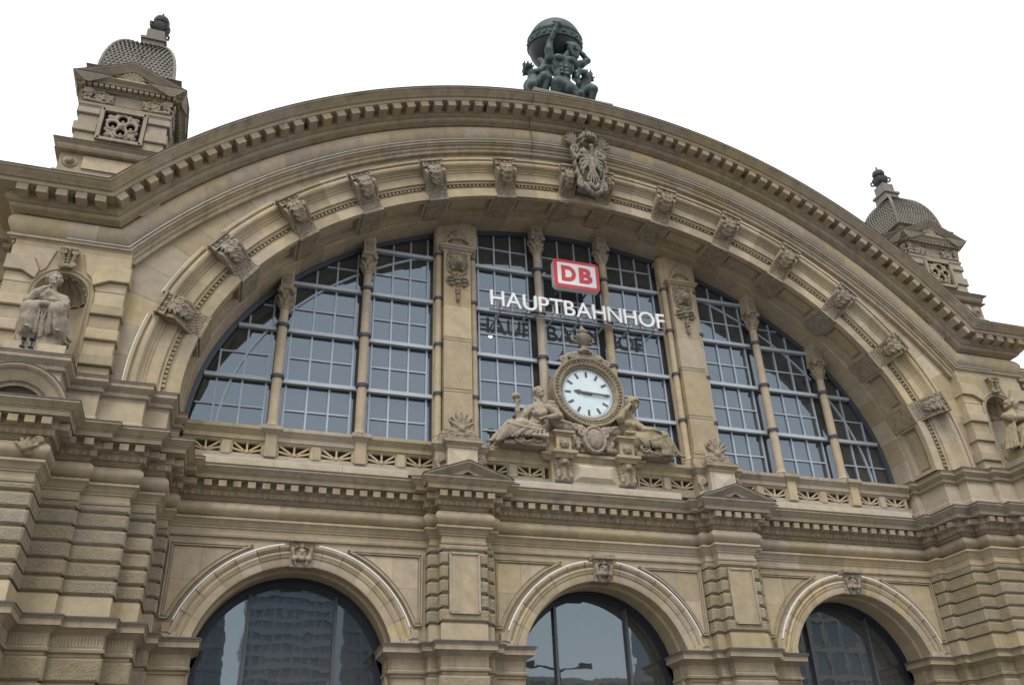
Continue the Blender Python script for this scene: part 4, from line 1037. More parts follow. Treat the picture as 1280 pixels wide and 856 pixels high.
# ---- side piers with niches
for sg in (-1, 1):
    S_ = lambda a, b: (min(sg*a, sg*b), max(sg*a, sg*b))
    nic = link('niche', None, ST); c = sg*19.25; rN, zS = .8, 17.66
    pr = link('quoin_pier', None, ST)
    # wall with arched hole at y=.1
    mb = MB(); yw = .12
    for a, b in ((17.4, 18.45), (20.05, 21.0)):
        x0, x1 = S_(a, b); mb.add([(x0,yw,14.6),(x1,yw,14.6),(x1,yw,19.8),(x0,yw,19.8)], [(0,1,2,3)])
    hole = arc_pts(c, zS, rN, rN, -math.pi/2, math.pi/2, 20)
    for p, q in zip(hole[:-1], hole[1:]): mb.add([(p[0],yw,p[1]),(q[0],yw,q[1]),(q[0],yw,19.8),(p[0],yw,19.8)], [(0,1,2,3)])
    x0, x1 = S_(17.38, 17.4); mb.box((x0, yw, 14.6), (x1, 3, 19.5)); x0, x1 = S_(20.98, 21.0); mb.box((x0, yw, 14.6), (x1, 4, 19.9))
    mb.build('wall_face', 'stone', pr)
    # concave recess with fluted half dome
    mb = MB(); nu, nv = 25, 9; vs_ = []
    for j in range(3):
        z = (14.9, 16.3, zS)[j]
        for i in range(nu):
            a = math.pi*i/(nu-1); vs_.append((c-rN*math.cos(a), yw+.85*math.sin(a), z))
    mb.add(vs_, [(j*nu+i, j*nu+i+1, (j+1)*nu+i+1, (j+1)*nu+i) for j in range(2) for i in range(nu-1)])
    nu = 57; vs_ = []
    for j in range(nv):
        e = (math.pi/2)*j/(nv-1)
        for i in range(nu):
            a = math.pi*i/(nu-1); fl_ = 1-.09*abs(math.sin(7*a))*math.cos(e*.6); r_n = rN*fl_
            # flutes rise from the back of the springing line
            vs_.append((c-r_n*math.cos(a)*math.cos(e), yw+.85*fl_*math.sin(a)*math.cos(e), zS+r_n*math.sin(e)))
    mb2 = MB().add(vs_, [(j*nu+i, j*nu+i+1, (j+1)*nu+i+1, (j+1)*nu+i) for j in range(nv-1) for i in range(nu-1)])
    mb.build('recess', 'stone', nic); mb2.build('shell', 'carve', nic, smooth=60)
    path = [(c-rN, 14.9), (c-rN, zS)]+arc_pts(c, zS, rN, rN, -math.pi/2, math.pi/2, 24)[1:-1]+[(c+rN, zS), (c+rN, 14.9)]
    sweep(path, [(.0,.14),(.0,.02),(.05,.0),(.06,.04),(.1,.03),(.14,-.02),(.17,0),(.18,.13)], 'elev').build('frame', 'trim', nic)
    for k in range(9):
        a = -1.35+2.7*k/8; mb = MB().lathe([(.001, -.05), (.05, -.03), (.06, .03)], (c+(rN-.06)*math.sin(a), yw+.1, zS+(rN-.06)*math.cos(a)), 8, 'y'); mb.build('scallop', 'carve', nic)
    # quoins: proud and flush courses in turn
    zq = [14.82, 15.2, 15.6, 16.12, 16.52, 17.04, 17.43, 17.95]
    for i, (a, b) in enumerate(zip(zq[:-1], zq[1:])):
        proud = i % 2 == 0 and False or i % 2 == 1
        for xa, xb, inner in ((17.36, 18.28, 1), (20.22, 21.0, -1)):
            x0, x1 = S_(xa, xb); y = -.04 if proud else .07; e = .07 if proud else 0
            l, r = x0-(e if (sg > 0) == (inner > 0) else 0), x1+(e if (sg < 0) == (inner > 0) else 0)
            MB().cushion(l, r, a+.006, b-.006, y, 1.2, .03 if proud else .012).build('stone', 'block', pr)
    # arch stones above the springing: slanted undersides
    for xa, xb in ((17.29, 18.5), (21.07, 20.0)):
        pts = [(xa, 17.96), (xa, 18.34), (xa+(xb-xa)*.55, 18.34), (xb+(xb-xa)*.1, 17.98), (xb-(xb-xa)*.05, 17.7) ]
        pts = [(xa, 18.35), (xa, 18.9), (xa+(xb-xa)*.75, 18.9), (xa+(xb-xa)*.97, 18.42), (xa+(xb-xa)*.9, 18.1), (xa+(xb-xa)*.5, 18.35)]
        lowp = [(xa-(xa-xb)*.06, 17.96), (xa-(xa-xb)*.06, 18.34), (xa+(xb-xa)*.5, 18.34), (xa+(xb-xa)*.88, 18.09), (xa+(xb-xa)*.8, 17.96)]
        upp = [(xa-(xa-xb)*.06, 18.91), (xa-(xa-xb)*.06, 19.36), (xa+(xb-xa)*1.3, 19.36), (xa+(xb-xa)*1.12, 18.6), (xa+(xb-xa)*.98, 18.44), (xa+(xb-xa)*.77, 18.91)]
        for P_, y in ((pts, -.06), (lowp, .07), (upp, .07)):
            P_ = [(sg*x, z) for x, z in P_]
            if sum(P_[i][0]*P_[(i+1) % len(P_)][1]-P_[(i+1) % len(P_)][0]*P_[i][1] for i in range(len(P_))) < 0: P_ = P_[::-1]
            MB().poly(P_, y, .5, .015).build('stone', 'block', pr)
    # bracket over the niche
    s = Sculpt((-.5, -.5, -.6), (.5, .3, .55), .026); s.box((0, .05, .38), (.3, .25, .06), .02).box((0, .12, 0), (.2, .15, .42), .04)
    for sx in (-1, 1):
        s.spiral((sx*.2, -.12, .24), .15, 1.5, .05, -sx, math.pi/2); s.chain([(sx*.2, -.08, .05), (sx*.13, -.05, -.25)], [.07, .05], .03); s.spiral((sx*.17, -.05, -.35), .13, 1.4, .05, sx, 0)
    for k in range(5): s.ell((0, -.14, .28-.13*k), (.06, .06, .055), .02)
    s.ell((0, -.1, -.42), (.12, .1, .1), .03)
    o = s.build('bracket', 'carve', nic); o.location = (c+sg*-.0, -.05, 18.98); o.scale = (.85, 1, .85)
    # segmental pediment of the aedicule below the statue
    ae = link('aedicule', None, ST)
    x0, x1 = sg*20.15, sg*18.4
    cc = (x0+x1)/2
    arc = arc_pts(cc, 12.2, 1.45, 1.62, -math.radians(66), math.radians(66), 20)
    sweep(arc, [(-.5,-2.0),(-.4,-2.02),(-.38,-2.1),(-.28,-2.16),(-.1,-2.24),(-.06,-2.32),(.0,-2.36),(.05,-2.36),(.06,-.9)], 'elev').build('curved_pediment', 'trim', ae)
    sweep(arc, [(.055,-2.38),(.08,-2.38),(.08,-.9)], 'elev').build('flashing', 'lead', ae)
    MB().poly(arc, -1.7, -1.0).build('tympanum', 'stone', ae)
    xs = sorted((x0+.16*sg*-1, x1+.16*sg)); MB().poly([(xs[0], 13.5), (xs[1], 13.5), (xs[1], 14.05), (xs[0], 14.05)], -1.29, -1.2, .02).build('panel', 'pale', ae)
    sx_ = sorted((x0, x1)); MB().box((sx_[0]+.05, -1.3, 14.75), (sx_[1]-.05, .1, 15.1)).build('seat_plinth', 'block', ae)
    # carved scroll on the frieze corner
    s = Sculpt((-.45, -.35, -.4), (.45, .3, .4), .03); s.ell((0, .05, 0), (.3, .12, .26), .05)
    for k in range(5): a = .3+k*.6; s.cap((-.1, -.05, -.1), (.28*math.cos(a)-.05, -.1, .26*math.sin(a)-.05), .07, .05, .02)
    s.spiral((.2, -.08, .16), .12, 1.3, .05, 1, 0)
    o = s.build('scroll_carving', 'carve', ae); o.location = (sg*18.65, -1.85, 11.6); o.scale = (-sg, 1, 1)

# ---- heraldic cartouche at the crown of the arch
s = Sculpt((-1.5, -.95, -1.75), (1.5, .55, 2.0), .032)
s.ell((0, .05, -.15), (.72, .28, .95), .08)                                     # shield
s.ell((0, -.32, -.25), (.2, .16, .5), .06)                                      # eagle body
s.chain([(0, -.3, .2), (.02, -.42, .45), (-.04, -.48, .6)], [.13, .1, .1], .04).chain([(-.04, -.5, .6), (-.18, -.52, .56)], [.06, .03], .02)
for sx in (-1, 1):
    s.chain([(sx*.12, -.3, .1), (sx*.35, -.32, .42), (sx*.55, -.26, .5)], [.1, .1, .08], .04)
    for k in range(6):                                                            # wing feathers
        a = 1.15-k*.38; x, z = sx*(.28+.06*k*(k < 3)), .38-.1*k
        s.chain([(x*.7, -.3, z), (x+sx*.3*math.cos(a), -.3, z+.3*math.sin(a)-.1), (x+sx*.42*math.cos(a-.2), -.24, z+.42*math.sin(a-.2)-.18)], [.085, .08, .05], .012)
    s.chain([(sx*.1, -.34, -.55), (sx*.28, -.34, -.8), (sx*.34, -.32, -.95)], [.09, .07, .05], .03)
    for k in range(3): s.cap((sx*.3, -.33, -.85), (sx*(.25+.09*k), -.38, -1.02), .04, .025, .015)
    # scrolled border and mantling
    s.spiral((sx*.78, -.1, .62), .26, 1.5, .08, sx, -math.pi/2); s.spiral((sx*.62, -.2, -1.08), .24, 1.5, .08, -sx, math.pi/2)
    s.chain([(sx*.76, -.05, .4), (sx*.84, -.08, 0), (sx*.76, -.12, -.5), (sx*.6, -.15, -.95)], [.1, .09, .09, .1], .03)
    for k in range(7):
        a = .1+k*.42; s.chain([(sx*.7, .05, .9), (sx*(.85+.2*math.cos(a)), -.05, 1.0+.3*math.sin(a)), (sx*(.92+.42*math.cos(a)), -.1, 1.0+.5*math.sin(a))], [.1, .09, .05], .03)
    s.chain([(sx*.5, -.3, -1.2), (sx*.35, -.35, -1.45), (sx*.1, -.3, -1.55)], [.12, .1, .1], .04)
for k in range(3): s.cap(((k-1)*.07, -.34, -.65), ((k-1)*.2, -.34, -1.1), .06, .035, .02)
rr = random.Random(11)
for k in range(60):
    a = rr.uniform(0, 6.28); x, z = (.62+.28*rr.random())*math.cos(a), -.15+(.95+.3*rr.random())*math.sin(a)
    b_ = a+rr.uniform(-.9, .9); s.chain([(x, -.02, z), (x+.13*math.cos(b_), -.16, z+.15*math.sin(b_)), (x+.2*math.cos(b_+.5), -.12, z+.24*math.sin(b_+.5))], [.075, .065, .035], .015)
for k in range(14):
    a = math.pi*k/13; s.ell((.3*math.cos(a), -.3-.1*math.sin(a), -1.25+.1*math.sin(3*a)), (.09, .09, .1), .02)
# crown and its arches
s.ell((0, -.1, 1.0), (.5, .36, .16), .04); s.ell((0, -.1, .98), (.38, .5, .1), .02, cut=True)
for k in range(9):
    a = math.pi*(k+.5)/9; s.ell((.5*math.cos(a), -.12-.34*math.sin(a), 1.2), (.07, .07, .11), .02)
for k in range(5):
    a = math.pi*k/4; s.chain([(.46*math.cos(a), -.1-.3*math.sin(a), 1.12), (.42*math.cos(a), -.1-.26*math.sin(a), 1.4), (0, -.12, 1.58)], [.06, .07, .06], .02)
s.ell((0, -.12, 1.68), (.1, .1, .1), .02).cap((0, -.12, 1.75), (0, -.12, 1.9), .03, .03, .01).cap((-.08, -.12, 1.84), (.08, -.12, 1.84), .03, .03, .01)
s.box((0, .2, .1), (.5, .25, 1.1), .05)
o = s.build('eagle_cartouche', 'carve_dark', ST); o.location = (0, -.12, 27.38); o.scale = (.8, 1.15, 1.16)
# ---- hall behind the windows (dim), roof over it
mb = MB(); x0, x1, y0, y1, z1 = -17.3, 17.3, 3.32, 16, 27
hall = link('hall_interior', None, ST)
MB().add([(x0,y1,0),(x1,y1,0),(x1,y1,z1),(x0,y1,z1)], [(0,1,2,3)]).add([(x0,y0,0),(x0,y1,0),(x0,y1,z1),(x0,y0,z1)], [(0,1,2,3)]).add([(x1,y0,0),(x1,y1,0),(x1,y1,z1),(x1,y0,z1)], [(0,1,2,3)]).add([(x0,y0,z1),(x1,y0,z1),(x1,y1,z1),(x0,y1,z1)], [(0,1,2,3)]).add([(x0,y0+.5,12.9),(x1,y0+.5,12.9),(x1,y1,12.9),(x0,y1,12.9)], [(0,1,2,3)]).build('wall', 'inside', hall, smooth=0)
rp = [(-21, 20.5)]+arc_pts(0, GZ, GR+1.2, GR+1.2, -GT, GT, 40)+[(21, 20.5)]
sweep(rp, [(0,.6),(.3,.6),(.3,17),(0,17)], 'elev').build('hall_roof', 'roof', ST)
MB().poly(arc_pts(0, GZ, GR+1.0, GR+1.0, -GT, GT, 40), 3.33, 3.6).build('hall_gable', 'stone', hall) if False else None

# ================================================================== CORNER TOWERS
def sq(h, y=0): return [(-h, y+h), (-h, y-h), (h, y-h), (h, y+h), (-h, y+h)]
def ring_sweep(h, prof, name, mat, parent):
    P = [(-h, -h), (h, -h), (h, h), (-h, h)]; mb = MB(); m = len(prof)
    for x, y in P:
        for n, z in prof: mb.v.append((x+math.copysign(n, x), y+math.copysign(n, y), z))
    mb.f += [(i*m+j, i*m+j+1, ((i+1) % 4)*m+j+1, ((i+1) % 4)*m+j) for i in range(4) for j in range(m-1)]
    return mb.build(name, mat, parent)
def quatrefoil():
    s = Sculpt((-.75, -.25, -.75), (.75, .25, .75), .026)
    for k in range(4):
        a = k*math.pi/2; c_ = (.33*math.cos(a), 0, .33*math.sin(a))
        s.chain([(c_[0]+.22*math.cos(t), -.07, c_[2]+.22*math.sin(t)) for t in np.linspace(0, 2*math.pi, 19)], .055, .015)
        b = a+math.pi/4; u = np.array((math.cos(b), math.sin(b)))
        s.spiral((.53*u[0], -.03, .53*u[1]), .13, 1.3, .05, 1, b)
        for q in (-.24, -.1, .1, .24): s.ell((.55*u[0]-q*u[1], -.02, .55*u[1]+q*u[0]), (.09, .07, .09), .02)
        s.ell((.36*u[0], -.02, .36*u[1]), (.09, .07, .09), .02); s.ell((.68*u[0], 0, .68*u[1]), (.12, .06, .12), .02)
        s.ell((c_[0], -.02, c_[2]-.06), (.07, .06, .09), .02)
    s.ell((0, -.09, 0), (.13, .1, .13), .02)
    for k in range(8): s.ell((.13*math.cos(k*.785), -.1, .13*math.sin(k*.785)), (.05, .05, .05), .01)
    return s.mesh('tracery', 'carve')
def fan_shell():
    s = Sculpt((-.95, -.25, -.1), (.95, .2, .7), .026)
    for k in range(9):
        a = .1+(math.pi-.2)*k/8; s.chain([(0, 0, .02), (.42*math.cos(a), -.07, .02+.42*math.sin(a))], [.04, .075], .012)
    for sx in (-1, 1): s.spiral((sx*.6, -.02, .12), .13, 1.3, .05, -sx, math.pi/2).chain([(sx*.6, 0, .03), (sx*.85, 0, .04)], [.06, .04], .02)
    s.box((0, .06, .02), (.8, .06, .04), .02)
    return s.mesh('shell', 'carve')
def corner_leaf():
    s = Sculpt((-.65, -.25, -.4), (.65, .25, .42), .024); rr = random.Random(4)
    s.spiral((-.42, -.08, .18), .15, 1.5, .055, 1, 0).spiral((.0, -.05, .0), .17, 1.5, .045, -1, 0).spiral((.32, -.04, -.06), .13, 1.4, .04, 1, 1)
    s.chain([(-.5, -.04, -.05), (-.2, -.05, .2), (.1, -.05, .22), (.35, -.04, .1), (.52, -.03, .12)], [.07, .05, .05, .04, .03], .02)
    s.chain([(-.45, -.04, -.2), (-.15, -.05, -.22), (.2, -.04, -.24), (.48, -.03, -.2)], [.08, .06, .05, .03], .02)
    for k in range(26):
        x = rr.uniform(-.52, .5); z = rr.uniform(-.26, .26)*(1-.35*max(0, x)); a = rr.uniform(0, 6.28)
        s.chain([(x, -.04, z), (x+.1*math.cos(a), -.09, z+.1*math.sin(a))], [.045, .03], .012)
    return s.mesh('leaf_carving', 'carve')
qm, fm, lm_ = quatrefoil(), fan_shell(), corner_leaf()
dt = MB().box((-.07, -.16, -.06), (.07, 0, .06)).mesh('dentil', 'trim', 0)
TY = 1.9
for sg, lab in ((-1, 'left stone corner tower with scale-tiled dome, nearer of the two'), (1, 'right stone corner tower, paler and smaller beyond the curved gable')):
    T = thing('corner_tower', lab, 'tower', (sg*18.72, TY, 21.5), 'domed corner towers of the station'); Z = lambda z: z-21.5
    MB().box((-1.85, -1.8, -.25), (1.85, 1.8, Z(22.75))).build('base', 'tower', T)
    MB().box((-1.72, -1.72, Z(22.75)), (1.72, 1.72, Z(23.62))).build('base', 'tower', T)
    MB().box((-.95, -1.78, Z(22.95)), (1.0, -1.6, Z(23.5))).build('panel', 'block', T)
    for x in (-1.35, 1.35):
        MB().lathe([(.001, -.16), (.09, -.15), (.15, -.09), (.19, -.03), (.26, -.02), (.27, .05)], (x, -1.74, Z(23.2)), 14, 'y').build('boss', 'carve', T)
    ring_sweep(1.72, [(-.2, Z(23.6)), (.0, Z(23.6)), (.02, Z(23.68)), (.1, Z(23.74)), (.14, Z(23.8)), (.14, Z(23.9)), (-.3, Z(24.0))], 'string_course', 'tower', T)
    ring_sweep(1.72, [(.14, Z(23.9)), (.155, Z(23.91)), (.1, Z(23.95)), (-.3, Z(24.03))], 'flashing', 'lead', T)
    MB().box((-1.5, -1.5, Z(23.9)), (1.5, 1.5, Z(27))).build('core', 'tower', T)
    # rusticated courses left and right of the openings, on the four faces
    for a in range(4):
        face = link('face', None, T); face.rotation_euler = (0, 0, a*math.pi/2)
        zc_ = [23.98, 24.38, 24.8, 25.24, 25.66, 25.98]
        for i, (za, zb) in enumerate(zip(zc_[:-1], zc_[1:])):
            pr_ = .12 if i % 2 == 0 else .03
            for s_ in (-1, 1):
                xa, xb = sorted((s_*.82, s_*(1.5+pr_ if a % 2 == 0 else 1.299)))
                MB().cushion(xa, xb, Z(za)+.01, Z(zb)-.01, -1.5-pr_, -1.3, .03 if pr_ > .05 else .01).build('stone', 'tower', face)
        MB().box((-.82, -1.55, Z(23.98)), (.82, -1.4, Z(24.5))).build('stone', 'tower', face)
        mb = MB()
        for p, q in (((-.74, 24.56), (.74, 24.56)), ((-.74, 25.96), (.74, 25.96)), ((-.74, 24.52), (-.74, 26)), ((.74, 24.52), (.74, 26))): mb.bar((p[0], -1.58, Z(p[1])), (q[0], -1.58, Z(q[1])), .13, .2)
        mb.build('opening_frame', 'tower', face)
        MB().box((-.7, -1.53, Z(24.6)), (.7, -1.502, Z(25.95))).build('hole_shade_sheet', 'hole_shade', face)  # near-black sheet on the solid core, shade behind the tracery as colour
        put(qm, 'tracery', face, (0, -1.55, Z(25.27)), s=(.93, 1, .93))
        mb = MB()
        P = [(-1.5-.0, -1.5), (1.5, -1.5)]
        put(lm_, 'leaf_carving', face, (-1.0, -1.54, Z(26.54))); o = put(lm_, 'leaf_carving', face, (1.0, -1.54, Z(26.54)), s=(-1, 1, 1))
        for k in range(17): put(dt, 'dentil', face, (-1.6+.2*k, -1.62, Z(27.0)))
        # gable of this face
        rk = [(-2.0, Z(27.28)), (0, Z(28.22)), (2.0, Z(27.28))]
        sweep(rk, [(-.32,-1.4),(-.3,-1.62),(-.22,-1.66),(-.2,-1.74),(-.12,-1.8),(-.02,-1.93),(.0,-1.96),(.03,-1.96),(.04,-.6)], 'elev').build('gable_cornice', 'tower', face)
        sweep(rk, [(.04,-1.98),(.06,-1.98),(.06,-.5)], 'elev').build('flashing', 'lead', face)
        MB().poly([(-1.75, Z(27.2)), (1.75, Z(27.2)), (0, Z(28.02))], -1.55, -.6).build('tympanum', 'tile', face)
        put(fm, 'shell', face, (0, -1.62, Z(27.42)), s=(.95, 1.2, 1.0))
    ring_sweep(1.5, [(-.1, Z(25.98)), (.05, Z(26.0)), (.06, Z(26.08)), (.1, Z(26.1)), (.12, Z(26.2)), (.05, Z(26.24)), (-.1, Z(26.25))], 'band', 'tower', T)
    ring_sweep(1.5, [(-.1, Z(26.84)), (.04, Z(26.85)), (.1, Z(26.92)), (.12, Z(27.07)), (.3, Z(27.08)), (.32, Z(27.14)), (.4, Z(27.2)), (.47, Z(27.24)), (.47, Z(27.31)), (-.3, Z(27.35))], 'cornice', 'tower', T)
    MB().box((-1.42, -1.42, Z(27.3)), (1.42, 1.42, Z(27.86))).build('attic', 'tower', T)
    ring_sweep(1.42, [(-.1, Z(27.8)), (.06, Z(27.82)), (.1, Z(27.92)), (.13, Z(27.98)), (-.3, Z(28.02))], 'string_course', 'tower', T)
    MB().box((-1.34, -1.34, Z(27.95)), (1.34, 1.34, Z(28.25))).build('drum', 'tower', T)
    # square dome with four curved faces, covered by stone scales
    dome = link('dome', None, T)
    hz = lambda e: (max(.34, 1.36*math.cos(e)**.82), Z(28.15)+2.75*math.sin(e))
    es = np.linspace(0.001, math.pi/2, 16); pr = [hz(e) for e in es]
    mb = MB(); m = len(pr)
    for a in range(4):
        sx_, sy_ = ((-1, -1), (1, -1), (1, 1), (-1, 1))[a]
        for h, z in pr: mb.v.append((sx_*h*.985, sy_*h*.985, z))
    mb.f += [(i*m+j, i*m+j+1, ((i+1) % 4)*m+j+1, ((i+1) % 4)*m+j) for i in range(4) for j in range(m-1)]
    mb.build('dome_shell', 'tile', dome)
    scales = MB(); nr = 25
    for a in range(4):
        ca, sa = math.cos(a*math.pi/2), math.sin(a*math.pi/2)
        for r in range(nr):
            e0, e1 = (math.pi/2)*(r/nr)*.95+.001, (math.pi/2)*min(1, (r+1.25)/nr)*.95
            h0, z0 = hz(e0); h1, z1_ = hz(e1); nc = max(2, round(2*h0/.165))
            for c in range(nc+1):
                u = (c+.5*(r % 2)-.25)/nc
                if not 0 <= u <= 1: continue
                wd = 2*h0/nc*.5
                x = -h0+2*h0*u; xt = -h1+2*h1*u
                lo_, hi_ = max(-h0, x-wd), min(h0, x+wd)
                q = [(lo_, -h0-.025, z0+.1), (x, -h0-.035, z0-.03), (hi_, -h0-.025, z0+.1), (max(-h1, min(h1, xt+wd*.8)), -h1-.004, z1_), (max(-h1, min(h1, xt-wd*.8)), -h1-.004, z1_)]
                scales.add([(px*ca-py*sa, px*sa+py*ca, pz) for px, py, pz in q], [(0, 1, 2, 3, 4)])
    scales.build('scale_tiles', 'tile', dome, 'stuff', 0)
    mb = MB()
    for sx_, sy_ in ((-1, -1), (1, -1), (1, 1), (-1, 1)): mb.tube([(sx_*h*1.0, sy_*h*1.0, z+.02) for h, z in pr], .07, 6)
    mb.build('ridge', 'tile', dome)
    ox = -sg*.15
    MB().box((ox-.42, -.42, Z(30.6)), (ox+.42, .42, Z(31.25))).box((ox-.5, -.5, Z(31.23)), (ox+.5, .5, Z(31.35))).box((ox-.34, -.34, Z(31.35)), (ox+.34, .34, Z(31.95))).build('finial_base', 'tile', T)
    f = link('finial', None, T); f.location = (-sg*.22, 0, -.55)
    MB().lathe([(.2, 32.5-21.5), (.16, 11.06), (.24, 11.12), (.36, 11.25), (.4, 11.42), (.42, 11.5), (.34, 11.54), (.26, 11.6), (.2, 11.68), (.3, 11.75), (.33, 11.88), (.28, 12.02), (.14, 12.12), (.07, 12.2), (.03, 12.4)], (0, 0, 0), 16).build('urn', 'tile_dark', f)
    for k in range(4):
        a = k*math.pi/2+math.pi/4; MB().tube([(.34*math.cos(a), .34*math.sin(a), 11.5), (.5*math.cos(a), .5*math.sin(a), 11.42), (.48*math.cos(a), .48*math.sin(a), 11.25), (.36*math.cos(a), .36*math.sin(a), 11.2)], .05).build('handle', 'tile_dark', f)

# ================================================================== SIDE WINGS (set back)
for sg, lab in ((-1, 'set-back left wing of the station with a dark cornice, just showing at the left edge'), (1, 'set-back right wing of the station, beyond the right pier')):
    Wg = thing('side_wing', lab, 'building', (sg*21.1, 3, 0)); xs = sorted((0, sg*18))
    MB().box((xs[0], 0, 0), (xs[1], 14, 20.4)).build('wall', 'stone', Wg)
    p_ = [(xs[0], 0), (xs[1], 0)]
    sweep(p_, [(-.2,19.6),(.1,19.62),(.15,19.75),(.05,19.8),(.05,20.4),(.15,20.45),(.25,20.6),(.3,20.65),(.3,20.9),(.75,20.95),(.78,21.15),(.95,21.4),(.95,21.5),(-.5,21.6)], 'plan').build('cornice', 'trim', Wg)
    sweep(p_, [(.95,21.5),(.97,21.52),(.97,21.56),(-.5,21.66)], 'plan').build('flashing', 'lead', Wg)
    for k in range(20): put(mm, 'modillion', Wg, (xs[0]+.5+k*.88, -.3, 20.78))
    for zz_ in (5, 11.5):
        for k in range(3):
            wx = xs[0]+3+k*6
            wn_ = link('window', None, Wg); MB().box((wx-1.2, -.04, zz_), (wx+1.2, .1, zz_+4)).build('pane', 'tower_glass', wn_); MB().box((wx-1.5, -.15, zz_-.3), (wx+1.5, .1, zz_-.02)).box((wx-1.5, -.12, zz_+4.02), (wx+1.5, .1, zz_+4.4)).build('frame', 'trim', wn_)

# ================================================================== CLOCK with its stone surround
CLZ, CLY = 17.32, 2.08
CK = thing('clock', 'large round white station clock in a carved stone ring, hands at quarter past nine', 'clock', (0, CLY, CLZ))
MB().lathe([(.001, 0), (1.14, 0), (1.14, .06), (.001, .06)], (0, 0, 0), 64, 'y').build('dial', 'dial', CK)
sur = link('surround', None, CK)
MB().lathe([(1.12, .2), (1.12, -.06), (1.2, -.1), (1.22, -.17), (1.28, -.2), (1.33, -.16), (1.42, -.16), (1.45, -.24), (1.52, -.26), (1.56, -.2), (1.58, .35), (1.2, .4)], (0, 0, 0), 72, 'y', False).build('ring', 'carve', sur)
mb = MB()
for k in range(56):
    a = 2*math.pi*k/56; mb.lathe([(.001, -.24), (.04, -.22), (.055, -.15)], (1.375*math.sin(a), 0, 1.375*math.cos(a)), 6, 'y')
mb.build('bead_ring', 'carve', sur, 'stuff', 60)
MB().lathe([(1.13, -.02), (1.1, -.05), (1.07, -.02), (1.1, .0), (1.13, .01)], (0, 0, 0), 64, 'y', False).build('metal_rim', 'steel', CK)
for k in range(12):
    a = k*math.pi/6; o = put(bpy.data.meshes.get('hour_mark') or MB().box((-.05, -.012, -.125), (.05, -.002, .125)).mesh('hour_mark', 'black', 0), 'hour_mark', CK, (.85*math.sin(a), 0, .85*math.cos(a)), a)
mb = MB()
for k in range(60):
    if k % 5 == 0: pass
    a = k*math.pi/30; mb.obox((1.02*math.sin(a), -.007, 1.02*math.cos(a)), (.012*math.cos(a), 0, -.012*math.sin(a)), (0, .005, 0), (.03*math.sin(a), 0, .03*math.cos(a)))
mb.build('minute_track', 'black', CK, 'stuff', 0)
a = R_(-84)                                                   # hour hand just past nine
def hand(name, ang, pts, y):
    c, s_ = math.cos(ang), math.sin(ang)
    MB().poly([(x*c+z*s_, -x*s_+z*c) for x, z in pts], y, y+.02).build(name, 'black', CK, smooth=0)
hand('hour_hand', R_(-83.5), [(-.06, -.18), (.06, -.18), (.05, .3), (.1, .36), (0, .62), (-.1, .36), (-.05, .3)], -.045)
hand('minute_hand', R_(92), [(-.05, -.24), (.05, -.24), (.035, .82), (.06, .85), (0, .95), (-.06, .85), (-.035, .82)], -.08)
# foot, cartouche, cresting, urn
s = Sculpt((-2.4, -.6, -2.85), (2.4, .7, 2.1), .034)
for sx in (-1, 1):
    s.spiral((sx*1.5, -.05, -.85), .24, 1.5, .09, -sx, math.pi/2); s.spiral((sx*1.42, -.08, -1.3), .3, 1.5, .1, sx, -math.pi/2)
    s.chain([(sx*1.66, 0, -.6), (sx*1.72, 0, -1.0), (sx*1.55, 0, -1.4), (sx*1.1, 0, -1.62), (sx*.5, 0, -1.6)], [.12, .14, .16, .2, .22], .06)
    s.chain([(sx*1.25, -.15, -1.45), (sx*.95, -.2, -1.5), (sx*.7, -.18, -1.72), (sx*.45, -.2, -1.6)], [.07, .06, .07, .06], .03)
    for k in range(3): s.ell((sx*(.75+.22*k), -.18, -1.55+.04*k), (.12, .09, .08), .03)
    s.spiral((sx*.5, -.25, -1.85), .2, 1.4, .07, sx, math.pi/2)
    # cresting volutes on top
    s.spiral((sx*.98, -.02, 1.42), .19, 1.5, .07, -sx, -math.pi/2); s.chain([(sx*.95, 0, 1.5), (sx*.7, 0, 1.68), (sx*.35, 0, 1.8)], [.1, .1, .12], .04)
    s.spiral((sx*.62, -.05, 1.66), .12, 1.3, .05, sx, 0)
s.ell((0, .1, 1.6), (.75, .22, .28), .08); s.box((0, 0, 1.86), (.3, .22, .06), .03)
s.box((0, .25, -1.4), (1.5, .2, .35), .08)
s.ell((0, -.2, -2.15), (.5, .2, .58), .05); s.ell((0, -.38, -2.15), (.33, .14, .42), .03)
s.chain([(.42*math.cos(a), -.34, -2.15+.52*math.sin(a)) for a in np.linspace(0, 2*math.pi, 25)], .07, .02)
s.box((0, .12, -2.2), (1.35, .2, .42), .03)
for sx in (-1, 1):                                            # fruit and leaf clusters beside the cartouche
    for k in range(22): s.ell((sx*random.uniform(.55, 1.12), -.12, random.uniform(-2.55, -1.95)), (.09, .1, .09), .02)
s.build('carved_foot', 'carve', sur)
ur = link('urn', None, CK)
MB().lathe([(.3, 1.86), (.3, 1.95), (.17, 2.0), (.12, 2.1), (.1, 2.2), (.22, 2.3), (.34, 2.5), (.36, 2.6), (.3, 2.66), (.22, 2.7), (.12, 2.78), (.17, 2.86), (.17, 2.95), (.1, 3.02), (.06, 3.1), (.02, 3.2)], (0, 0, 0), 18).build('vase', 'carve', ur)
for sx in (-1, 1): MB().tube([(sx*.32, 0, 2.62), (sx*.46, 0, 2.6), (sx*.47, 0, 2.45), (sx*.36, 0, 2.38), (sx*.25, 0, 2.34)], .045).build('handle', 'carve', ur)
pd = link('pedestal', None, CK); L_ = lambda x0, y0, z0, x1, y1, z1: MB().box((x0, y0-CLY, z0-CLZ), (x1, y1-CLY, z1-CLZ))
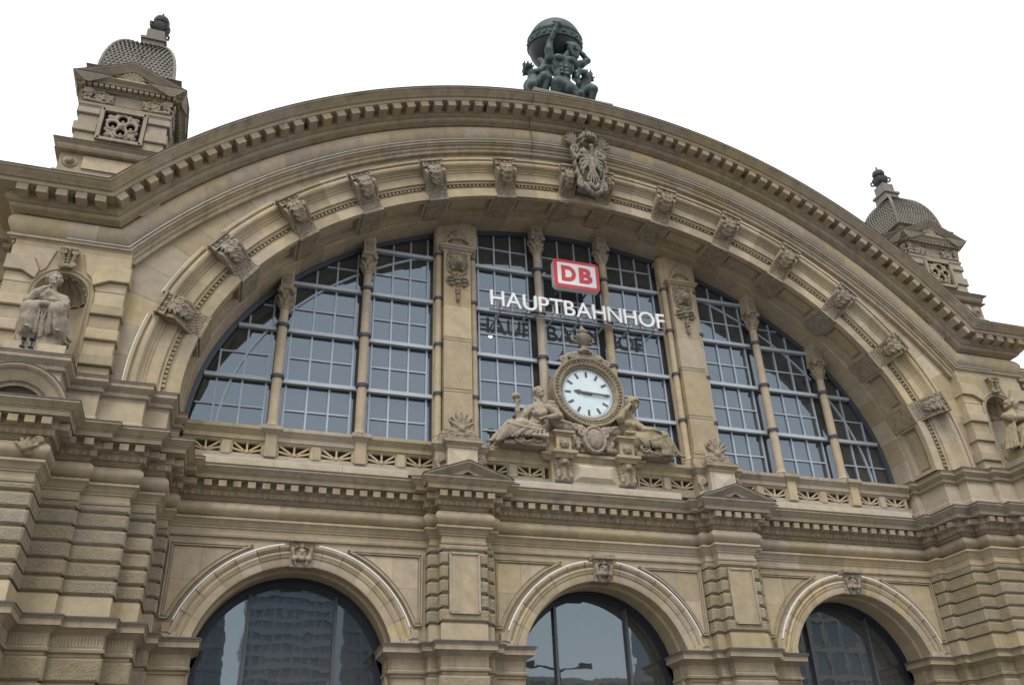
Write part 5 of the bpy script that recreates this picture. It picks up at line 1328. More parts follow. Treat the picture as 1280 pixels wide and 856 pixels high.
for sx in (-1, 1):
    xs = sorted((sx*1.02, sx*1.62)); xo = sorted((sx*1.5, sx*2.0))
    L_(xs[0], 1.72, 14.5, xs[1], 2.6, 15.2).build('pier', 'block', pd)
    L_(xo[0], 1.95, 14.5, xo[1], 2.6, 15.05).build('side_pier', 'block', pd)
    for (q, yy, zt) in ((xs, 1.72, 15.15), (xo, 1.95, 15.02)):
        pth = [(q[0], 2.6-CLY), (q[0], yy-CLY), (q[1], yy-CLY), (q[1], 2.6-CLY)]
        sweep(pth, [(0, zt-CLZ), (.04, zt+.03-CLZ), (.1, zt+.12-CLZ), (.14, zt+.14-CLZ), (.14, zt+.22-CLZ), (-.2, zt+.26-CLZ)], 'plan').build('cap', 'trim', pd)
    r_s = Sculpt((-.3, -.3, -.3), (.3, .2, .3), .03)
    for k in range(6): r_s.ell((.11*math.cos(k*1.047), -.03, .11*math.sin(k*1.047)), (.08, .07, .08), .02)
    r_s.ell((0, -.07, 0), (.07, .07, .07), .02).box((0, .05, 0), (.2, .04, .2), .01)
    o = r_s.build('rosette', 'carve', pd); o.location = (sx*1.32, 1.7-CLY, 14.85-CLZ)
    # lion-headed bracket below
    s = Sculpt((-.5, -.55, -.65), (.5, .4, .6), .026)
    s.box((0, .12, 0), (.3, .18, .5), .04); s.ell((0, -.12, .2), (.26, .24, .28), .05); s.ell((0, -.34, .12), (.13, .14, .12), .04).ell((0, -.44, .16), (.06, .05, .04), .02); s.ell((0, -.42, .02), (.1, .06, .03), .015, cut=True)
    for q in (-1, 1):
        s.ell((q*.1, -.33, .26), (.045, .05, .03), .015).ell((q*.19, -.12, .45), (.08, .07, .09), .03)
        for k in range(5): s.ell((q*(.24+.03*math.sin(k)), -.08, .4-.14*k), (.11, .12, .1), .03)
        s.chain([(q*.22, -.1, -.15), (q*.24, -.2, -.4)], [.09, .09], .03); s.spiral((q*.2, -.16, -.45), .12, 1.3, .05, q, 0)
    s.chain([(0, -.15, -.1), (0, -.18, -.45)], [.14, .1], .04)
    s.cap((-.28, -.12, -.5), (.28, -.12, -.5), .1, .1, .03)
    o = s.build('lion_head_bracket', 'carve', pd); o.location = (sx*1.32, 2.08-CLY, 13.98-CLZ)
L_(-1.75, 2.05, 13.33, 1.75, 2.9, 14.45).build('base_block', 'block', pd)
pth = [(-2.05, 2.6-CLY), (-2.05, 2.05-CLY), (-1.68, 2.05-CLY), (-1.68, 1.72-CLY), (-.96, 1.72-CLY), (-.96, 2.02-CLY), (.96, 2.02-CLY), (.96, 1.72-CLY), (1.68, 1.72-CLY), (1.68, 2.05-CLY), (2.05, 2.05-CLY), (2.05, 2.6-CLY)]
sweep(pth, [(-.2, 14.3-CLZ), (.0, 14.3-CLZ), (.03, 14.38-CLZ), (.1, 14.45-CLZ), (.14, 14.46-CLZ), (.14, 14.58-CLZ), (-.3, 14.62-CLZ)], 'plan').build('cornice', 'trim', pd)
q = [(-.88, 13.5), (.88, 13.5), (.88, 14.22), (-.88, 14.22)]; i_ = [(-.62, 13.66), (.62, 13.66), (.62, 14.06), (-.62, 14.06)]
MB().add([(x, 2.04-CLY, z-CLZ) for x, z in q]+[(x, 1.92-CLY, z-CLZ) for x, z in i_], [(4,5,6,7),(0,1,5,4),(1,2,6,5),(2,3,7,6),(3,0,4,7)]).build('faceted_panel', 'pale', pd, smooth=0)

# ================================================================== SIGNS
def text_mesh(txt, name, mat, size, ext, off=0):
    cu = bpy.data.curves.new('t', 'FONT'); cu.body = txt; cu.size = size; cu.extrude = ext; cu.offset = off; cu.resolution_u = 6
    o = bpy.data.objects.new('t', cu); COL.objects.link(o); dg = bpy.context.evaluated_depsgraph_get()
    me = bpy.data.meshes.new_from_object(o.evaluated_get(dg)); bpy.data.objects.remove(o); bpy.data.curves.remove(cu)
    me.name = name; me.materials.clear(); me.materials.append(MT[mat]); return me
def extents(me):
    a = np.empty(len(me.vertices)*3); me.vertices.foreach_get('co', a); a = a.reshape(-1, 3); return a.min(0), a.max(0)
LY, LZ, LH = 2.12, 20.93, .735
LT = thing('lettering_sign', 'row of separate white capital letters reading HAUPTBAHNHOF on steel rails before the window', 'sign', (0, LY, LZ))
word = 'HAUPTBAHNHOF'; meshes = [text_mesh(ch, 'letter', 'white', 1, .05, .003) for ch in word]
ex = [extents(m) for m in meshes]; caph = ex[0][1][1]-ex[0][0][1]; sc_ = LH/caph
gap = {'AU': .07, 'UP': .1, 'PT': .05, 'TB': .06, 'BA': .05, 'HA': .07, 'AH': .07}
pos = []; x = 0
for i, (a, b) in enumerate(ex):
    pos.append(x-a[0]*sc_); x += (b[0]-a[0])*sc_
    if i < len(word)-1: x += gap.get(word[i:i+2], .11)
tot = x; wscale = 7.98/tot
for me, px, ch in zip(meshes, pos, word):
    o = link('letter', me, LT, label='white capital letter '+ch); o.rotation_euler = (math.pi/2, 0, 0); o.scale = (sc_*wscale, sc_, 1.2); o.location = ((px-tot/2)*wscale, 0, 0)
for z in (.1, .56):
    MB().box((-3.95, .09, z-.02), (3.95, .13, z+.02)).build('rail', 'steel', LT)
MB().box((-3.95, .2, -.06), (3.95, .28, .0)).build('rail', 'steel', LT)
for k in range(7):
    x = -3.5+k*1.17
    MB().box((x-.03, -.02, -.13), (x+.03, 1.0, -.05)).box((x-.03, .13, -.1), (x+.03, .2, .6)).build('bracket', 'transom', LT)
DB = thing('logo_sign', 'red and white rounded rectangular sign with letters DB above the lettering', 'sign', (.0, 2.25, 23.1))
def rrect(w_, h_, r, n=8):
    out = []
    for cx_, cz_, a0 in ((w_-r, h_-r, 0), (-w_+r, h_-r, 1), (-w_+r, -h_+r, 2), (w_-r, -h_+r, 3)):
        out += [(cx_+r*math.cos(a0*math.pi/2+math.pi/2*i/n), cz_+r*math.sin(a0*math.pi/2+math.pi/2*i/n)) for i in range(n+1)]
    return out
MB().poly(rrect(1.07, .73, .2), -.12, .16).build('case', 'white', DB)
MB().poly(rrect(1.065, .725, .2), -.14, -.118).build('border', 'red', DB)
MB().poly(rrect(.9, .56, .06), -.155, -.139).build('field', 'white', DB)
for ch, x0, x1 in (('D', -.72, -.05), ('B', .1, .72)):
    me = text_mesh(ch, 'letter', 'red', 1, .01, .045); a, b = extents(me)
    o = link('letter', me, DB, label='red bold letter '+ch); o.rotation_euler = (math.pi/2, 0, 0)
    sx_, sz_ = (x1-x0)/(b[0]-a[0]), .8/(b[1]-a[1]); o.scale = (sx_, sz_, 1); o.location = (x0-a[0]*sx_, -.165, -.4-a[1]*sz_)
MB().box((-.7, .1, -.5), (-.62, .9, -.44)).box((.62, .1, -.5), (.7, .9, -.44)).build('bracket', 'steel', DB)
lam = thing('ceiling_lamp', 'small lit warm lamp seen through the window left of the second column', 'lamp', (-3.28, 4.5, 20.92))
MB().lathe([(.02, .5), (.02, .1), (.16, .08), (.18, -.02)], (0, 0, 0), 10).build('shade', 'black', lam); MB().lathe([(.02, .04), (.075, 0), (.08, -.05), (.04, -.1), (.01, -.11)], (0, 0, 0), 10).build('bulb', 'glow', lam)

# ================================================================== FIGURES
def head(s, c, r, face, up=(0, 0, 1), hair='bun', k=.04):
    """head with face direction; r is half the head height"""
    f = Vector(face).normalized(); u = Vector(up); u = (u-f*u.dot(f)).normalized(); sd_ = f.cross(u); c = Vector(c)
    P = lambda a, b, d: tuple(c+sd_*a*r+f*b*r+u*d*r)
    s.ell(P(0, 0, .18), (r*.74, r*.8, r*.8), k); s.ell(P(0, .18, -.35), (r*.56, r*.58, r*.62), k)
    s.cap(P(0, .72, .12), P(0, .98, -.18), r*.1, r*.16, r*.08); s.cap(P(-.42, .66, .22), P(.42, .66, .22), r*.12, r*.12, r*.1)
    for q in (-1, 1):
        s.ell(P(q*.3, .82, .04), (r*.15,)*3, r*.05, cut=True); s.ell(P(q*.3, .7, .05), (r*.12,)*3, r*.04); s.ell(P(q*.42, .5, -.25), (r*.22,)*3, r*.12); s.ell(P(q*.76, -.02, -.02), (r*.12, r*.12, r*.2), r*.04)
    s.cap(P(-.2, .76, -.5), P(.2, .76, -.5), r*.09, r*.09, r*.05); s.cap(P(-.18, .86, -.5), P(.18, .86, -.5), r*.025, r*.025, r*.02, cut=True); s.ell(P(0, .64, -.82), (r*.2,)*3, r*.12)
    if hair in ('bun', 'wave'):
        for q in (-1, 1):
            s.chain([P(0, .62, .82), P(q*.5, .45, .62), P(q*.8, .1, .2), P(q*.62, -.4, -.1), P(q*.3, -.75, -.2)], [r*.2, r*.24, r*.26, r*.28, r*.3], r*.08)
            s.chain([P(q*.2, .5, .95), P(q*.6, .1, .75), P(q*.6, -.5, .3)], [r*.16, r*.22, r*.24], r*.06)
        s.ell(P(0, -.3, .5), (r*.75, r*.75, r*.62), r*.1)
        if hair == 'bun': s.ell(P(0, -.95, -.05), (r*.38,)*3, r*.08)
        else:
            for q in (-1, 1): s.chain([P(q*.5, -.6, -.1), P(q*.6, -.5, -.8), P(q*.5, -.3, -1.4)], [r*.25, r*.22, r*.12], r*.06)
    elif hair == 'hood':
        s.ell(P(0, -.1, .3), (r*.98, r*.98, r*.95), r*.1); s.chain([P(-.85, .3, .2), P(-.8, -.1, -.6), P(-.5, -.3, -1.3)], [r*.25, r*.26, r*.3], r*.1); s.chain([P(.85, .3, .2), P(.8, -.1, -.6), P(.5, -.3, -1.3)], [r*.25, r*.26, r*.3], r*.1)
        s.chain([P(-.8, .4, .3), P(-.45, .75, .75), P(0, .85, .88), P(.45, .75, .75), P(.8, .4, .3)], r*.17, r*.08)
    elif hair == 'beard':
        for q in (-1, 0, 1):
            s.chain([P(q*.35, .6, -.6), P(q*.3, .75, -1.0), P(q*.15, .8, -1.35)], [r*.24, r*.22, r*.1], r*.05)
        for i in range(14):
            a = i*2.4; d = .35+.5*(i/14); s.ell(P(d*math.cos(a), -.15+.6*d*math.sin(a), .95-.5*d), (r*.26,)*3, r*.06)
        for q in (-1, 1): s.chain([P(q*.75, .2, .3), P(q*.7, .35, -.3), P(q*.5, .55, -.7)], [r*.22, r*.2, r*.2], r*.06)
    elif hair == 'crown':
        s.ell(P(0, -.2, .45), (r*.82, r*.85, r*.7), r*.1)
        for i in range(8):
            a = i*math.pi/4; s.chain([P(.75*math.cos(a), -.1+.75*math.sin(a), .55), P(.9*math.cos(a), -.1+.9*math.sin(a), .95), P(1.0*math.cos(a), -.1+1.0*math.sin(a), 1.45)], [r*.2, r*.17, r*.05], r*.05)
def hand_(s, wrist, d, palm_n, L, curl=.5, thumb=1):
    """palm and five bent fingers: d is the finger direction, palm_n the way the palm looks"""
    w_ = Vector(wrist); d = Vector(d).normalized(); n = Vector(palm_n); n = (n-d*n.dot(d)).normalized(); t = d.cross(n)*thumb
    A = w_; B = w_+d*L*.42
    for q in (-1, -.33, .33, 1): s.cap(tuple(A+t*q*L*.1), tuple(B+t*q*L*.17), L*.11, L*.1, L*.06)
    for q, ln in ((-1, .42), (-.33, .52), (.33, .55), (1, .48)):
        p0 = B+t*q*L*.19; p1 = p0+(d*math.cos(curl*.5)+n*math.sin(curl*.5))*L*ln*.5; p2 = p1+(d*math.cos(curl*1.4)+n*math.sin(curl*1.4))*L*ln*.32; p3 = p2+(d*math.cos(curl*2.2)+n*math.sin(curl*2.2))*L*ln*.25
        s.chain([tuple(p0), tuple(p1), tuple(p2), tuple(p3)], [L*.075, L*.07, L*.062, L*.05], L*.02)
    p0 = A+d*L*.12+t*L*.16; p1 = p0+(t*.8+d*.55+n*.25)*L*.26; p2 = p1+(t*.25+d*.85+n*.4)*L*.22
    s.chain([tuple(p0), tuple(p1), tuple(p2)], [L*.1, L*.08, L*.06], L*.03)
def foot_(s, ankle, d, L, toes=5):
    a = Vector(ankle); d = Vector(d).normalized(); sd_ = d.cross(Vector((0, 0, 1))).normalized(); dn = sd_.cross(d)
    if dn.z > 0: dn = -dn
    s.chain([tuple(a), tuple(a+dn*L*.12-d*L*.1)], [L*.17, L*.17], .03); s.chain([tuple(a), tuple(a+d*L*.35+dn*L*.12), tuple(a+d*L*.6+dn*L*.2)], [L*.16, L*.15, L*.13], .03)
    for i in range(toes):
        q = (i-2)/2; p = a+d*L*.62+dn*L*.22+sd_*q*L*.15; s.cap(tuple(p), tuple(p+d*L*(.2-.03*abs(q))), L*.06, L*.05, .01)
def folds(s, a, b, sagv, n, r, spread, k=.012):
    """drapery: n ridges from curve a to curve b, laid on the front of the figure"""
    a = [Vector(p) for p in a]; b = [Vector(p) for p in b]; sg_ = Vector(sagv); F0 = s.F.copy()
    def on(c, u):
        u *= len(c)-1; i = min(int(u), len(c)-2); return c[i].lerp(c[i+1], u-i)
    for i in range(n):
        u = (i+.5)/n; p, q = on(a, u), on(b, min(1, max(0, u+random.uniform(-spread, spread))))
        pts = []
        for t in np.linspace(0, 1, 9):
            v = p.lerp(q, t)+sg_*math.sin(math.pi*t); v.x += random.uniform(-.35, .35)*r; v.z += random.uniform(-.35, .35)*r
            ix, iz = int(round((v.x-s.lo[0])/s.h)), int(round((v.z-s.lo[2])/s.h))
            if 0 <= ix < s.n[0] and 0 <= iz < s.n[2]:
                col = np.nonzero(F0[ix, :, iz] < 0)[0]
                if len(col): pts.append((v.x, s.lo[1]+s.h*col[0]-.15*r, v.z)); continue
            if len(pts) > 1: s.chain(pts, [r*.7]+[r]*(len(pts)-2)+[r*.6], k)
            pts = []
        if len(pts) > 1: s.chain(pts, [r*.7]+[r]*(len(pts)-2)+[r*.6], k)

def drape(s, A, B, n, r, sag=(0, 0, 0), k=.012, seed=1):
    """hanging cloth: n separate round folds between a top edge and a hem, with hollows between them"""
    A = [Vector(p) for p in A]; B = [Vector(p) for p in B]; sg_ = Vector(sag); q_ = random.Random(seed)
    def on(c, u):
        u *= len(c)-1; i = min(int(u), len(c)-2); return c[i].lerp(c[i+1], u-i)
    for i in range(n):
        u = (i+q_.uniform(.3, .7))/n; v = min(1, max(0, u+q_.uniform(-.4, .4)/n)); p, q = on(A, u), on(B, v); f = q_.uniform(.75, 1.25)
        pts = [tuple(p.lerp(q, t)+sg_*math.sin(math.pi*t)+Vector((q_.uniform(-.2, .2)*r, q_.uniform(-.3, .1)*r, 0))) for t in np.linspace(0, 1, 7)]
        s.chain(pts, [r*f*w_ for w_ in (.5, .8, .95, 1.05, 1.15, 1.2, 1.15)], k)

# ---- reclining woman on the left of the clock, raising a flower
SL = thing('reclining_statue', 'stone statue of a reclining robed woman holding up a flower, left of the clock', 'statue', (-3.0, 1.9, 14.62), 'reclining statues beside the clock')
s = Sculpt((-4.8, 1.15, 14.55), (-1.0, 2.65, 17.4), .022)
s.ell((-2.42, 1.95, 15.3), (.42, .36, .36), .1).ell((-2.36, 1.93, 15.72), (.31, .26, .36), .12).ell((-2.26, 1.9, 16.12), (.38, .28, .34), .12)      # pelvis, waist, chest
s.chain([(-2.62, 1.85, 16.2), (-2.25, 1.92, 16.36), (-1.82, 1.88, 16.36)], [.19, .22, .19], .1).cap((-2.22, 1.9, 16.35), (-2.2, 1.87, 16.7), .15, .12, .06)
for x, z in ((-2.42, 15.98), (-2.1, 16.02)): s.ell((x, 1.66, z), (.15, .14, .14), .05)
s.chain([(-2.64, 1.84, 16.18), (-2.9, 1.75, 15.92), (-3.12, 1.66, 15.66)], [.17, .15, .12], .06).chain([(-3.12, 1.66, 15.66), (-3.2, 1.56, 15.95), (-3.22, 1.52, 16.12)], [.12, .1, .075], .05)
hand_(s, (-3.22, 1.52, 16.12), (0, -.1, 1), (.8, -.6, 0), .34, .9)
s.chain([(-3.23, 1.46, 16.25), (-3.26, 1.5, 16.48)], [.05, .06], .02)
for k in range(6): s.ell((-3.26+.1*math.cos(k*1.05), 1.5+.1*math.sin(k*1.05), 16.55), (.08, .08, .1), .02)
s.chain([(-1.82, 1.86, 16.36), (-1.56, 1.76, 16.16), (-1.45, 1.68, 15.98)], [.18, .17, .15], .06).chain([(-1.45, 1.68, 15.98), (-1.8, 1.5, 15.84), (-2.08, 1.42, 15.74)], [.14, .11, .08], .05)
hand_(s, (-2.08, 1.42, 15.74), (-1, -.05, -.15), (0, .3, -1), .34, .6, -1)
head(s, (-2.19, 1.84, 16.94), .26, (.25, -.85, .3), hair='wave')
# legs under the robe
s.chain([(-2.48, 1.82, 15.3), (-3.0, 1.62, 15.42), (-3.52, 1.6, 15.36)], [.3, .25, .2], .06).chain([(-3.52, 1.6, 15.36), (-3.85, 1.68, 15.03), (-4.14, 1.7, 14.78)], [.2, .17, .1], .05)
s.chain([(-2.45, 2.1, 15.15), (-3.15, 2.0, 15.12), (-3.85, 1.95, 14.78)], [.3, .24, .13], .06)
foot_(s, (-4.14, 1.7, 14.76), (-1, -.1, -.12), .38)
s.chain([(-2.3, 1.8, 15.15), (-2.9, 1.75, 15.15), (-3.5, 1.78, 15.05), (-3.9, 1.8, 14.82)], [.2, .2, .16, .1], .05)
drape(s, [(-2.12, 1.62, 15.34), (-2.7, 1.45, 15.42), (-3.5, 1.42, 15.4)], [(-2.12, 1.55, 15.0), (-2.9, 1.5, 14.98), (-3.7, 1.55, 14.84), (-4.02, 1.62, 14.7)], 13, .052, (0, -.04, 0), seed=3)
drape(s, [(-2.05, 1.62, 15.5), (-2.3, 1.5, 15.2)], [(-3.45, 1.5, 15.56), (-3.62, 1.42, 15.34)], 4, .042, (0, -.06, -.06), seed=5)
drape(s, [(-3.5, 1.45, 15.5), (-3.62, 1.52, 15.4)], [(-3.95, 1.66, 14.84), (-4.1, 1.66, 14.86)], 3, .035, seed=6)
s.chain([(-2.02, 1.6, 15.12), (-2.1, 1.5, 14.98), (-2.35, 1.45, 14.97), (-2.7, 1.46, 14.98)], [.08, .09, .08, .05], .02)
folds(s, [(-2.6, 1.65, 16.15), (-1.95, 1.62, 16.2)], [(-2.6, 1.66, 15.66), (-2.15, 1.64, 15.66)], (.03, -.03, 0), 10, 0.028, .06, .015)
folds(s, [(-1.7, 1.68, 16.3), (-1.4, 1.6, 16.05)], [(-1.5, 1.75, 15.5), (-1.35, 1.75, 15.4)], (0, -.04, 0), 6, 0.041, .05)
s.chain([(-2.66, 1.72, 15.66), (-2.36, 1.64, 15.6), (-2.08, 1.7, 15.66)], .06, .02)
s.chain([(-2.55, 1.62, 16.2), (-2.3, 1.58, 15.9), (-2.05, 1.62, 16.2)], .04, .015)
s.build('figure', 'statue', SL, label='robed woman figure').matrix_parent_inverse = Matrix.Translation(SL.location).inverted()
def scroll_base(x_out, x_in, zt, sg):
    s = Sculpt((min(x_out, x_in)-.15, 1.4, 14.5), (max(x_out, x_in)+.2, 2.7, 15.35), .028)
    L = x_in-x_out
    s.chain([(x_out+.15*L, 2.0, 14.72), (x_out+.55*L, 2.0, 14.78), (x_in, 2.0, 14.95)], [.1, .16, .24], .05); s.chain([(x_out+.15*L, 2.35, 14.72), (x_in, 2.35, 14.95)], [.12, .34], .06); s.box(((x_out+x_in)/2+.12*L, 1.95, 14.72), (abs(L)*.38, .3, .1), .04)
    s.spiral((x_out+.5*L, 1.62, 14.86), .22, 1.6, .065, sg, math.pi/2); s.spiral((x_out+.85*L, 1.62, 14.96), .24, 1.6, .065, -sg, math.pi/2); s.chain([(x_out+.55*L, 1.66, 14.68), (x_out+.7*L, 1.66, 14.7), (x_out+.78*L, 1.66, 14.8)], .06, .02)
    for k in range(4): s.ell((x_out+(.62+.05*k)*L, 1.6, 14.74+.03*k), (.08, .07, .06), .02)
    return s
scroll_base(-4.3, -2.05, 0, -1).build('scroll_base', 'carve', SL).matrix_parent_inverse = Matrix.Translation(SL.location).inverted()

# ---- hooded woman resting, right of the clock
SR = thing('reclining_statue', 'stone statue of a hooded reclining woman, head on hand, right of the clock', 'statue', (3.0, 1.9, 14.62), 'reclining statues beside the clock')
s = Sculpt((.9, 1.1, 14.55), (4.25, 2.65, 17.4), .022)
s.ell((1.82, 1.95, 15.3), (.4, .36, .36), .1).ell((1.64, 1.93, 15.65), (.31, .27, .34), .12).ell((1.54, 1.9, 16.0), (.36, .28, .34), .12)
s.chain([(1.26, 1.88, 16.2), (1.55, 1.92, 16.3), (1.84, 1.86, 16.14)], [.18, .21, .18], .1).cap((1.58, 1.86, 16.28), (1.68, 1.78, 16.6), .15, .13, .06)
for x, z in ((1.42, 15.95), (1.7, 15.9)): s.ell((x, 1.66, z), (.15, .14, .14), .05)
head(s, (1.73, 1.7, 16.84), .27, (.35, -.8, -.45), (.2, -.3, 1), hair='hood')
s.chain([(1.26, 1.86, 16.2), (1.14, 1.66, 16.1), (1.12, 1.58, 16.15)], [.17, .15, .13], .06).chain([(1.12, 1.56, 16.15), (1.3, 1.48, 16.45), (1.42, 1.45, 16.58)], [.12, .1, .08], .05)
hand_(s, (1.42, 1.46, 16.58), (.55, .0, .8), (.6, .5, -.4), .32, 1.0)
s.chain([(1.84, 1.84, 16.12), (1.98, 1.66, 15.85), (2.08, 1.56, 15.72)], [.16, .14, .12], .06).chain([(2.08, 1.56, 15.72), (2.35, 1.42, 15.68), (2.5, 1.38, 15.66)], [.11, .09, .075], .05)
hand_(s, (2.5, 1.38, 15.66), (.95, -.1, -.3), (0, .3, -1), .34, .5)
s.chain([(1.85, 1.82, 15.35), (2.4, 1.64, 15.52), (2.92, 1.62, 15.55)], [.3, .25, .2], .06).chain([(2.92, 1.62, 15.55), (3.22, 1.66, 15.2), (3.5, 1.68, 14.88)], [.2, .17, .1], .05)
s.chain([(1.85, 2.08, 15.2), (2.5, 1.98, 15.22), (3.1, 1.85, 14.85)], [.3, .24, .13], .06)
foot_(s, (3.5, 1.66, 14.86), (1, -.12, -.15), .4); foot_(s, (3.1, 1.6, 14.82), (1, -.3, -.2), .34)
s.chain([(1.9, 1.8, 15.2), (2.4, 1.75, 15.2), (2.9, 1.75, 15.1), (3.1, 1.75, 14.9)], [.2, .2, .17, .1], .05)
drape(s, [(1.7, 1.6, 15.42), (2.3, 1.45, 15.55), (2.95, 1.44, 15.56)], [(1.95, 1.55, 15.05), (2.6, 1.48, 15.0), (3.35, 1.6, 14.84)], 12, .052, (0, -.04, 0), seed=8)
drape(s, [(1.62, 1.6, 15.5), (1.8, 1.5, 15.2)], [(2.9, 1.46, 15.68), (3.0, 1.42, 15.45)], 4, .042, (0, -.06, -.12), seed=9)
drape(s, [(2.95, 1.46, 15.6), (3.08, 1.5, 15.5)], [(3.3, 1.6, 14.92), (3.46, 1.62, 14.95)], 3, .035, seed=10)
drape(s, [(2.75, 1.5, 15.2), (3.1, 1.5, 15.1)], [(2.7, 1.55, 14.72), (3.15, 1.55, 14.74)], 5, .05, seed=12)
folds(s, [(1.3, 1.62, 16.15), (1.78, 1.6, 16.1)], [(1.42, 1.66, 15.56), (1.82, 1.64, 15.56)], (0, -.03, 0), 10, 0.028, .05, .015)
folds(s, [(1.5, 1.75, 16.9), (1.98, 1.7, 16.75)], [(1.3, 1.9, 16.2), (1.9, 1.8, 16.2)], (0, 0, 0), 7, 0.034, .1)
s.chain([(1.36, 1.7, 15.6), (1.6, 1.62, 15.56), (1.88, 1.68, 15.6)], .06, .02)
s.build('figure', 'statue', SR, label='hooded woman figure').matrix_parent_inverse = Matrix.Translation(SR.location).inverted()
scroll_base(3.7, 1.75, 0, 1).build('scroll_base', 'carve', SR).matrix_parent_inverse = Matrix.Translation(SR.location).inverted()

# ---- seated woman in the left niche, hand to chin
NL = thing('seated_statue', 'stone statue of a seated woman with her hand at her chin in the left niche', 'statue', (-19.3, -.6, 15.1), 'seated statues in the niches')
s = Sculpt((-20.35, -1.65, 15.05), (-18.3, .25, 18.05), .022); y = -.62
s.box((-19.3, -.5, 15.35), (.62, .5, .22), .04); s.box((-19.3, -.25, 15.8), (.5, .35, .4), .08)
s.ell((-19.35, -.5, 16.2), (.42, .36, .34), .1).ell((-19.36, -.52, 16.6), (.3, .25, .34), .12).ell((-19.38, -.55, 16.98), (.36, .27, .32), .1)
s.chain([(-19.74, -.58, 17.08), (-19.38, -.55, 17.18), (-19.02, -.52, 17.1)], [.18, .2, .18], .09).cap((-19.38, -.58, 17.2), (-19.37, -.64, 17.48), .14, .12, .06)
for x in (-19.52, -19.24): s.ell((x, -.78, 16.9), (.14, .13, .13), .05)
head(s, (-19.37, -.66, 17.7), .25, (.35, -.85, .18), hair='bun')
s.chain([(-19.76, -.6, 17.06), (-19.86, -.85, 16.82), (-19.88, -.98, 16.7)], [.17, .14, .12], .05).chain([(-19.88, -.98, 16.7), (-19.68, -1.02, 17.0), (-19.5, -.98, 17.22)], [.12, .1, .075], .05)
hand_(s, (-19.5, -.98, 17.22), (.6, .25, .7), (.4, .5, -.5), .3, 1.1)
s.chain([(-19.0, -.52, 17.08), (-18.88, -.75, 16.72), (-18.95, -.98, 16.6)], [.18, .15, .12], .06).chain([(-18.95, -.98, 16.58), (-19.35, -1.12, 16.56), (-19.6, -1.12, 16.55)], [.12, .1, .075], .05)
hand_(s, (-19.6, -1.12, 16.55), (-1, 0, .05), (0, .2, -1), .32, .4, -1)
s.chain([(-19.55, -.55, 16.2), (-19.72, -1.15, 16.32)], [.29, .24], .1).chain([(-19.72, -1.15, 16.32), (-19.68, -1.12, 15.95), (-19.62, -1.1, 15.7)], [.23, .2, .14], .08)
s.chain([(-19.15, -.55, 16.2), (-18.95, -1.15, 16.34)], [.29, .25], .1).chain([(-18.95, -1.15, 16.34), (-18.85, -1.05, 15.95), (-18.8, -1.02, 15.7)], [.24, .22, .2], .08)
foot_(s, (-19.64, -1.18, 15.68), (.0, -1, -.15), .36); foot_(s, (-18.82, -1.15, 15.66), (.15, -1, -.15), .34)
s.ell((-19.3, -.8, 15.9), (.5, .32, .5), .06).ell((-19.35, -.88, 16.42), (.4, .2, .2), .06)
drape(s, [(-19.95, -1.2, 16.38), (-19.72, -1.36, 16.42), (-19.35, -1.08, 16.28), (-18.98, -1.36, 16.42), (-18.68, -1.15, 16.36)], [(-19.86, -.98, 15.5), (-19.66, -1.22, 15.72), (-19.3, -1.0, 15.46), (-18.86, -1.2, 15.68), (-18.6, -.9, 15.46)], 17, .045, (0, -.03, 0), seed=13)
drape(s, [(-18.98, -.8, 16.55), (-18.72, -.6, 16.5)], [(-18.7, -1.05, 15.7), (-18.5, -.6, 15.62)], 5, .06, seed=15)
folds(s, [(-19.15, -.82, 17.15), (-18.82, -.6, 17.1)], [(-19.05, -.95, 16.5), (-18.7, -.7, 16.4)], (.03, -.04, 0), 9, 0.034, .03)
folds(s, [(-19.7, -.72, 16.95), (-19.25, -.78, 17.0)], [(-19.62, -.76, 16.5), (-19.2, -.78, 16.5)], (0, -.03, 0), 7, 0.028, .05, .015)
s.build('figure', 'statue', NL, label='seated woman figure').matrix_parent_inverse = Matrix.Translation(NL.location).inverted()
# ---- seated woman in the right niche, turned towards the right
NR = thing('seated_statue', 'stone statue of a seated woman looking right, in the right niche', 'statue', (19.2, -.6, 15.1), 'seated statues in the niches')
s = Sculpt((17.9, -1.75, 15.05), (20.6, .25, 18.1), .022)
s.box((19.2, -.5, 15.3), (.62, .5, .2), .04); s.box((19.1, -.25, 15.75), (.5, .35, .4), .08)
s.ell((19.0, -.5, 16.15), (.42, .36, .34), .1).ell((18.98, -.52, 16.58), (.3, .26, .34), .12).ell((19.02, -.55, 17.0), (.36, .28, .33), .1)
s.chain([(18.7, -.58, 17.12), (19.05, -.55, 17.22), (19.4, -.52, 17.14)], [.18, .2, .18], .09).cap((19.06, -.56, 17.24), (19.14, -.6, 17.5), .14, .12, .06)
for x in (18.95, 19.22): s.ell((x, -.78, 16.94), (.14, .13, .13), .05)
head(s, (19.18, -.64, 17.72), .25, (.75, -.6, .2), hair='bun')
s.chain([(18.7, -.6, 17.12), (18.68, -.9, 16.9), (18.74, -1.05, 16.84)], [.17, .15, .13], .05).chain([(18.74, -1.05, 16.84), (19.15, -1.18, 16.86), (19.45, -1.2, 16.9)], [.13, .11, .08], .05)
hand_(s, (19.45, -1.2, 16.9), (1, -.1, .1), (0, .2, -1), .32, .5)
s.chain([(19.42, -.52, 17.12), (19.62, -.8, 16.9), (19.75, -1.0, 16.8)], [.17, .14, .12], .05).chain([(19.75, -1.0, 16.8), (20.0, -1.1, 16.9)], [.11, .08], .05); hand_(s, (20.0, -1.1, 16.9), (.9, -.1, .3), (0, .3, -1), .3, .5)
s.chain([(18.85, -.55, 16.15), (19.0, -1.2, 16.3)], [.29, .25], .1).chain([(19.0, -1.2, 16.3), (18.8, -1.12, 15.9), (18.7, -1.1, 15.6)], [.24, .21, .16], .08)
